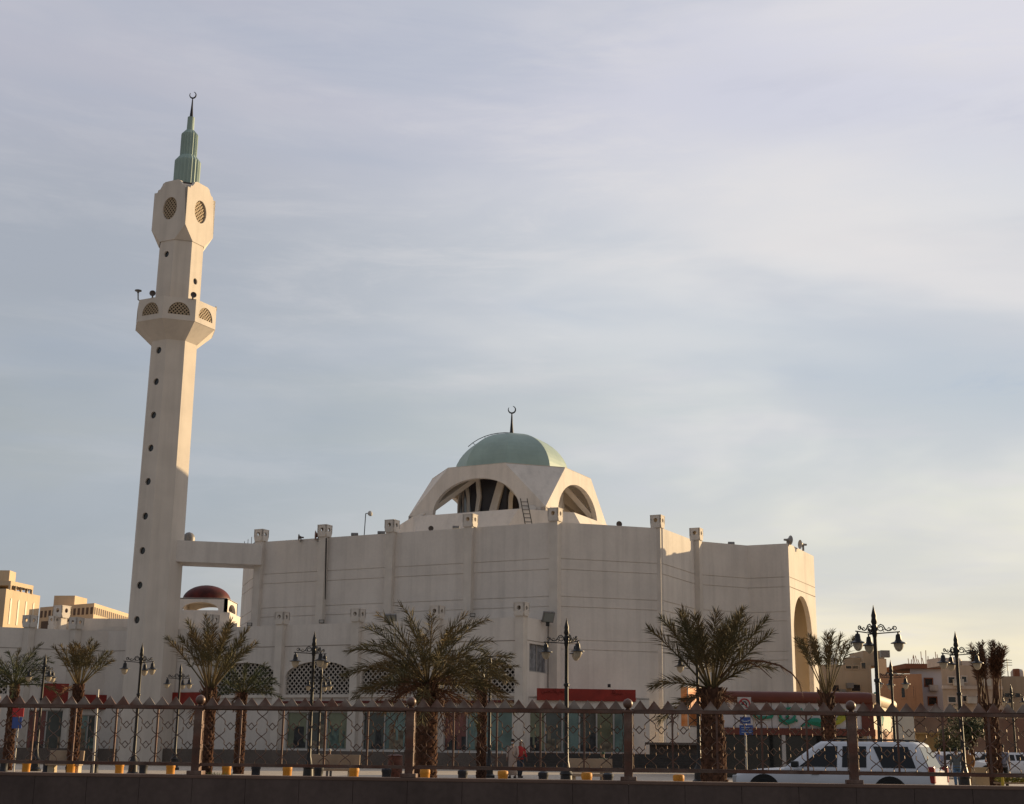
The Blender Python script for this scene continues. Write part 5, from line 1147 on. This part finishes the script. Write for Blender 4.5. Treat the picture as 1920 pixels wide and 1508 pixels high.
def person(label, px, Y, h, rz, top, bottom, robe=None, headc=None, stride=.12, z0=PAV, armbend=.25, seated=False, topname='shirt'):
    x = xat(px, Y, 1440); r = empty('person', (x, Y, z0), label, 'person', None, rz); s = h / 1.75
    V = []; E_ = []; RD = []
    def a(p, rd, par=None):
        V.append(tuple(q * s for q in p)); RD.append(rd * s if not isinstance(rd, tuple) else tuple(q * s for q in rd))
        if par is not None: E_.append((par, len(V) - 1))
        return len(V) - 1
    pel = a((0, 0, .95), (.15, .11)); wst = a((0, 0, 1.10), (.14, .10), pel); ch = a((0, 0, 1.3), (.17, .11), wst); nk0 = a((0, 0, 1.45), (.09, .08), ch); nk = a((0, -.01, 1.52), .055, nk0); hd = a((0, -.015, 1.60), (.075, .085), nk); hd2 = a((0, -.015, 1.69), (.08, .09), hd); tp_ = a((0, -.01, 1.75), .045, hd2); nose = a((0, -.115, 1.635), .012, hd)
    for sx in (-1, 1):
        hp = a((sx * .09, 0, .88), .09, pel); kn = a((sx * .10, -.04 + sx * stride * .35, .50), .062, hp); an = a((sx * .10, .04 + sx * stride, .09), .042, kn); ft = a((sx * .10, -.12 + sx * stride, .04), .035, an)
        sh = a((sx * .18, 0, 1.40), .065, ch); el = a((sx * .25, .03 - sx * stride * .4, 1.12), .045, sh); wr = a((sx * .25, -.08 - armbend * .3 - sx * stride * .5, .90), .028, el); pm = a((sx * .25, -.10 - armbend * .3 - sx * stride * .5, .83), (.022, .034), wr)
        for f_ in range(4): b0 = a((sx * .25 - sx * .004, -.13 + f_ * .019 - armbend * .3 - sx * stride * .5, .775), .009, pm); a((sx * .235, -.135 + f_ * .02 - armbend * .3 - sx * stride * .5, .73 + abs(f_ - 1.5) * .006), .007, b0)
        th = a((sx * .235, -.145 - armbend * .3 - sx * stride * .5, .80), .009, pm)
    skin_mesh('body', V, E_, RD, skinm, r)
    def el_ring(z_, rx, ry, cy=0., cx=0., n=16): return [Vector((cx + rx * math.cos(2 * math.pi * i / n), cy + ry * math.sin(2 * math.pi * i / n), z_)) * s for i in range(n)]
    def sleeves(mb, lo=.95):
        for sx in (-1, 1):
            mb.tube([Vector((sx * .16, 0, 1.41)) * s, Vector((sx * .20, 0, 1.36)) * s, Vector((sx * .25, .03 - sx * stride * .4, 1.12)) * s, Vector((sx * .25, -.05 - armbend * .3 - sx * stride * .45, lo)) * s], [.075 * s, .078 * s, .062 * s, .052 * s], 10)
    if robe:
        mb = MB(); mb.loft([el_ring(.14, .22, .20 + stride * .6), el_ring(.5, .20, .17), el_ring(.9, .20, .155), el_ring(1.15, .185, .14), el_ring(1.36, .215, .13), el_ring(1.44, .13, .10), el_ring(1.48, .075, .075)]); sleeves(mb); mb.build('robe', robe, r, smooth='all')
    else:
        mb = MB(); mb.loft([el_ring(.86, .185, .145), el_ring(1.1, .17, .13), el_ring(1.34, .215, .135), el_ring(1.44, .13, .10), el_ring(1.48, .075, .075)]); sleeves(mb, 1.0); mb.build(topname, top, r, smooth='all')
        mb = MB(); mb.loft([el_ring(.80, .185, .14), el_ring(.97, .18, .14)])
        for sx in (-1, 1): mb.tube([Vector((sx * .09, 0, .9)) * s, Vector((sx * .10, -.04 + sx * stride * .35, .5)) * s, Vector((sx * .10, .04 + sx * stride, .1)) * s], [.10 * s, .08 * s, .065 * s], 10)
        mb.build('trousers', bottom, r, smooth='all')
    mb = MB()
    for sx in (-1, 1): mb.box(Vector((sx * .10, -.05 + sx * stride, .045)) * s, (.09 * s, .26 * s, .09 * s))
    mb.build('shoes', mat('shoe_dark', (.03, .02, .02), .6), r, bevel=.02)
    mb = MB(); mb.lathe([(.088 * s, 1.655 * s), (.098 * s, 1.70 * s), (.09 * s, 1.75 * s), (.05 * s, 1.785 * s), (.005, 1.79 * s)], (0, .012 * s, 0), 14); mb.build('hair' if headc is None else 'cap', headc or mat('hair_black', (.012, .01, .01), .7), r, smooth='all')
    return r
cloth = lambda n, c: mat('cloth_' + n, c, .9, noise=.2, scale=4)
person('person in long pale robe and face mask walking left beside a companion in red', 961, 66, 1.75, R(-15), None, None, robe=cloth('cream', (.42, .33, .28)))
pp = person('person in red top and dark trousers with white cap, behind the robed walker', 975, 66.8, 1.72, R(25), cloth('red', (.38, .04, .035)), cloth('navy', (.05, .06, .08)), headc=cloth('white', (.6, .55, .5)))
mk = MB(); mk.box((0, -.10, 1.60), (.10, .06, .07)); mk.build('face_mask', cloth('mask', (.5, .52, .56)), [o for o in COL.objects if o.name.startswith('person')][0], bevel=.02)
person('person in pale blue top right behind the wagon', 1762, 62, 1.55, R(160), cloth('paleblue', (.35, .38, .5)), cloth('grey', (.15, .14, .14)))
person('person in grey top and blue jeans walking away at right', 1794, 60, 1.55, R(170), cloth('greygreen', (.12, .14, .15)), cloth('denim', (.10, .18, .30)), stride=.08)
person('person in long mustard and brown dress at right', 1816, 61, 1.60, R(175), None, None, robe=cloth('mustard', (.26, .13, .05)))
person('person in checked shirt and dark trousers by the two headed palm', 1881, 58, 1.72, R(150), mat('check_shirt', (.22, .23, .30), .9, noise=.6, scale=14), cloth('black', (.03, .03, .03)))
person('person with white head wrap sitting or standing low behind the left bench', 617, 60, 1.22, R(180), cloth('plum', (.16, .10, .14)), cloth('grey', (.15, .14, .14)), headc=cloth('white', (.6, .55, .5)))
person('small person in green top behind the bench by the central lamp', 1131, 54.5, 1.25, R(170), cloth('green', (.08, .15, .09)), cloth('grey', (.15, .14, .14)), headc=cloth('dkgreen', (.06, .10, .07)))
# ------------------------------------------------------------------ goods at right
mb = MB(); Y = 57; q = at(1837, 1440, Y); mb.box((0, 0, .42), (.55, .5, .84)); o = mb.build('cardboard_box', mat('cardboard', (.42, .30, .17), .85, noise=.15), bevel=.01); o.location = (q.x, Y, PAV); tag(o, 'tall pale cardboard carton left of the two headed palm', 'box'); 
st_ = empty('flower_stand', (xat(1905, 55, 1450), 55, PAV), 'low stand of yellow and green plants at the right edge', 'plant stand')
mb = MB(); mb.box((0, 0, .28), (1.6, .6, .06)); [mb.box((sx * .7, sy * .24, .14), (.05, .05, .28)) for sx in (-1, 1) for sy in (-1, 1)]; mb.build('table', mat('wood_pale', (.3, .2, .12), .8), st_)
mb = MB(); rn = random.Random(3)
for i in range(900):
    p = Vector((rn.uniform(-.8, .8), rn.uniform(-.3, .3), .32 + rn.random() * .28)); a = Vector((rn.uniform(-1, 1), rn.uniform(-1, 1), rn.uniform(-.2, 1))).normalized() * .06; b = a.orthogonal().normalized() * .03; mb.add([p - a, p + b, p + a, p - b], [(0, 1, 2, 3)])
mb.build('flowers', mat('yellow_flowers', (.35, .25, .03), .8, noise=.4, scale=6, col2=(.10, .14, .03)), st_, fix=False)
mb = MB(); mb.lathe([(.06, 0), (.06, .9), (.08, .93), (.05, 1.)], n=12); o = mb.build('yellow_post', mat('yellow_post', (.5, .38, .05), .6), smooth=True); o.location = (xat(1879, 54, 1455), 54, PAV - .35); tag(o, 'pale yellow post just left of the plant stand', 'post')
mb = MB(); rn = random.Random(9)
for i in range(160):
    a_ = rn.uniform(0, 6.28); p = Vector((rn.uniform(-.45, .45), rn.uniform(-.15, .15), 0)); t = Vector((math.cos(a_) * .1, math.sin(a_) * .1, .22 + .15 * rn.random())); sd = Vector((-math.sin(a_), math.cos(a_), 0)) * .02; mb.add([p - sd, p + sd, p + t], [(0, 1, 2)])
o = mb.build('weeds', mat('weed_green', (.09, .12, .03), .8), fix=False); o.location = (xat(412, 56, 1448), 56, PAV); tag(o, 'tuft of green weeds at the foot of the upright palm', 'weeds', kind='stuff')
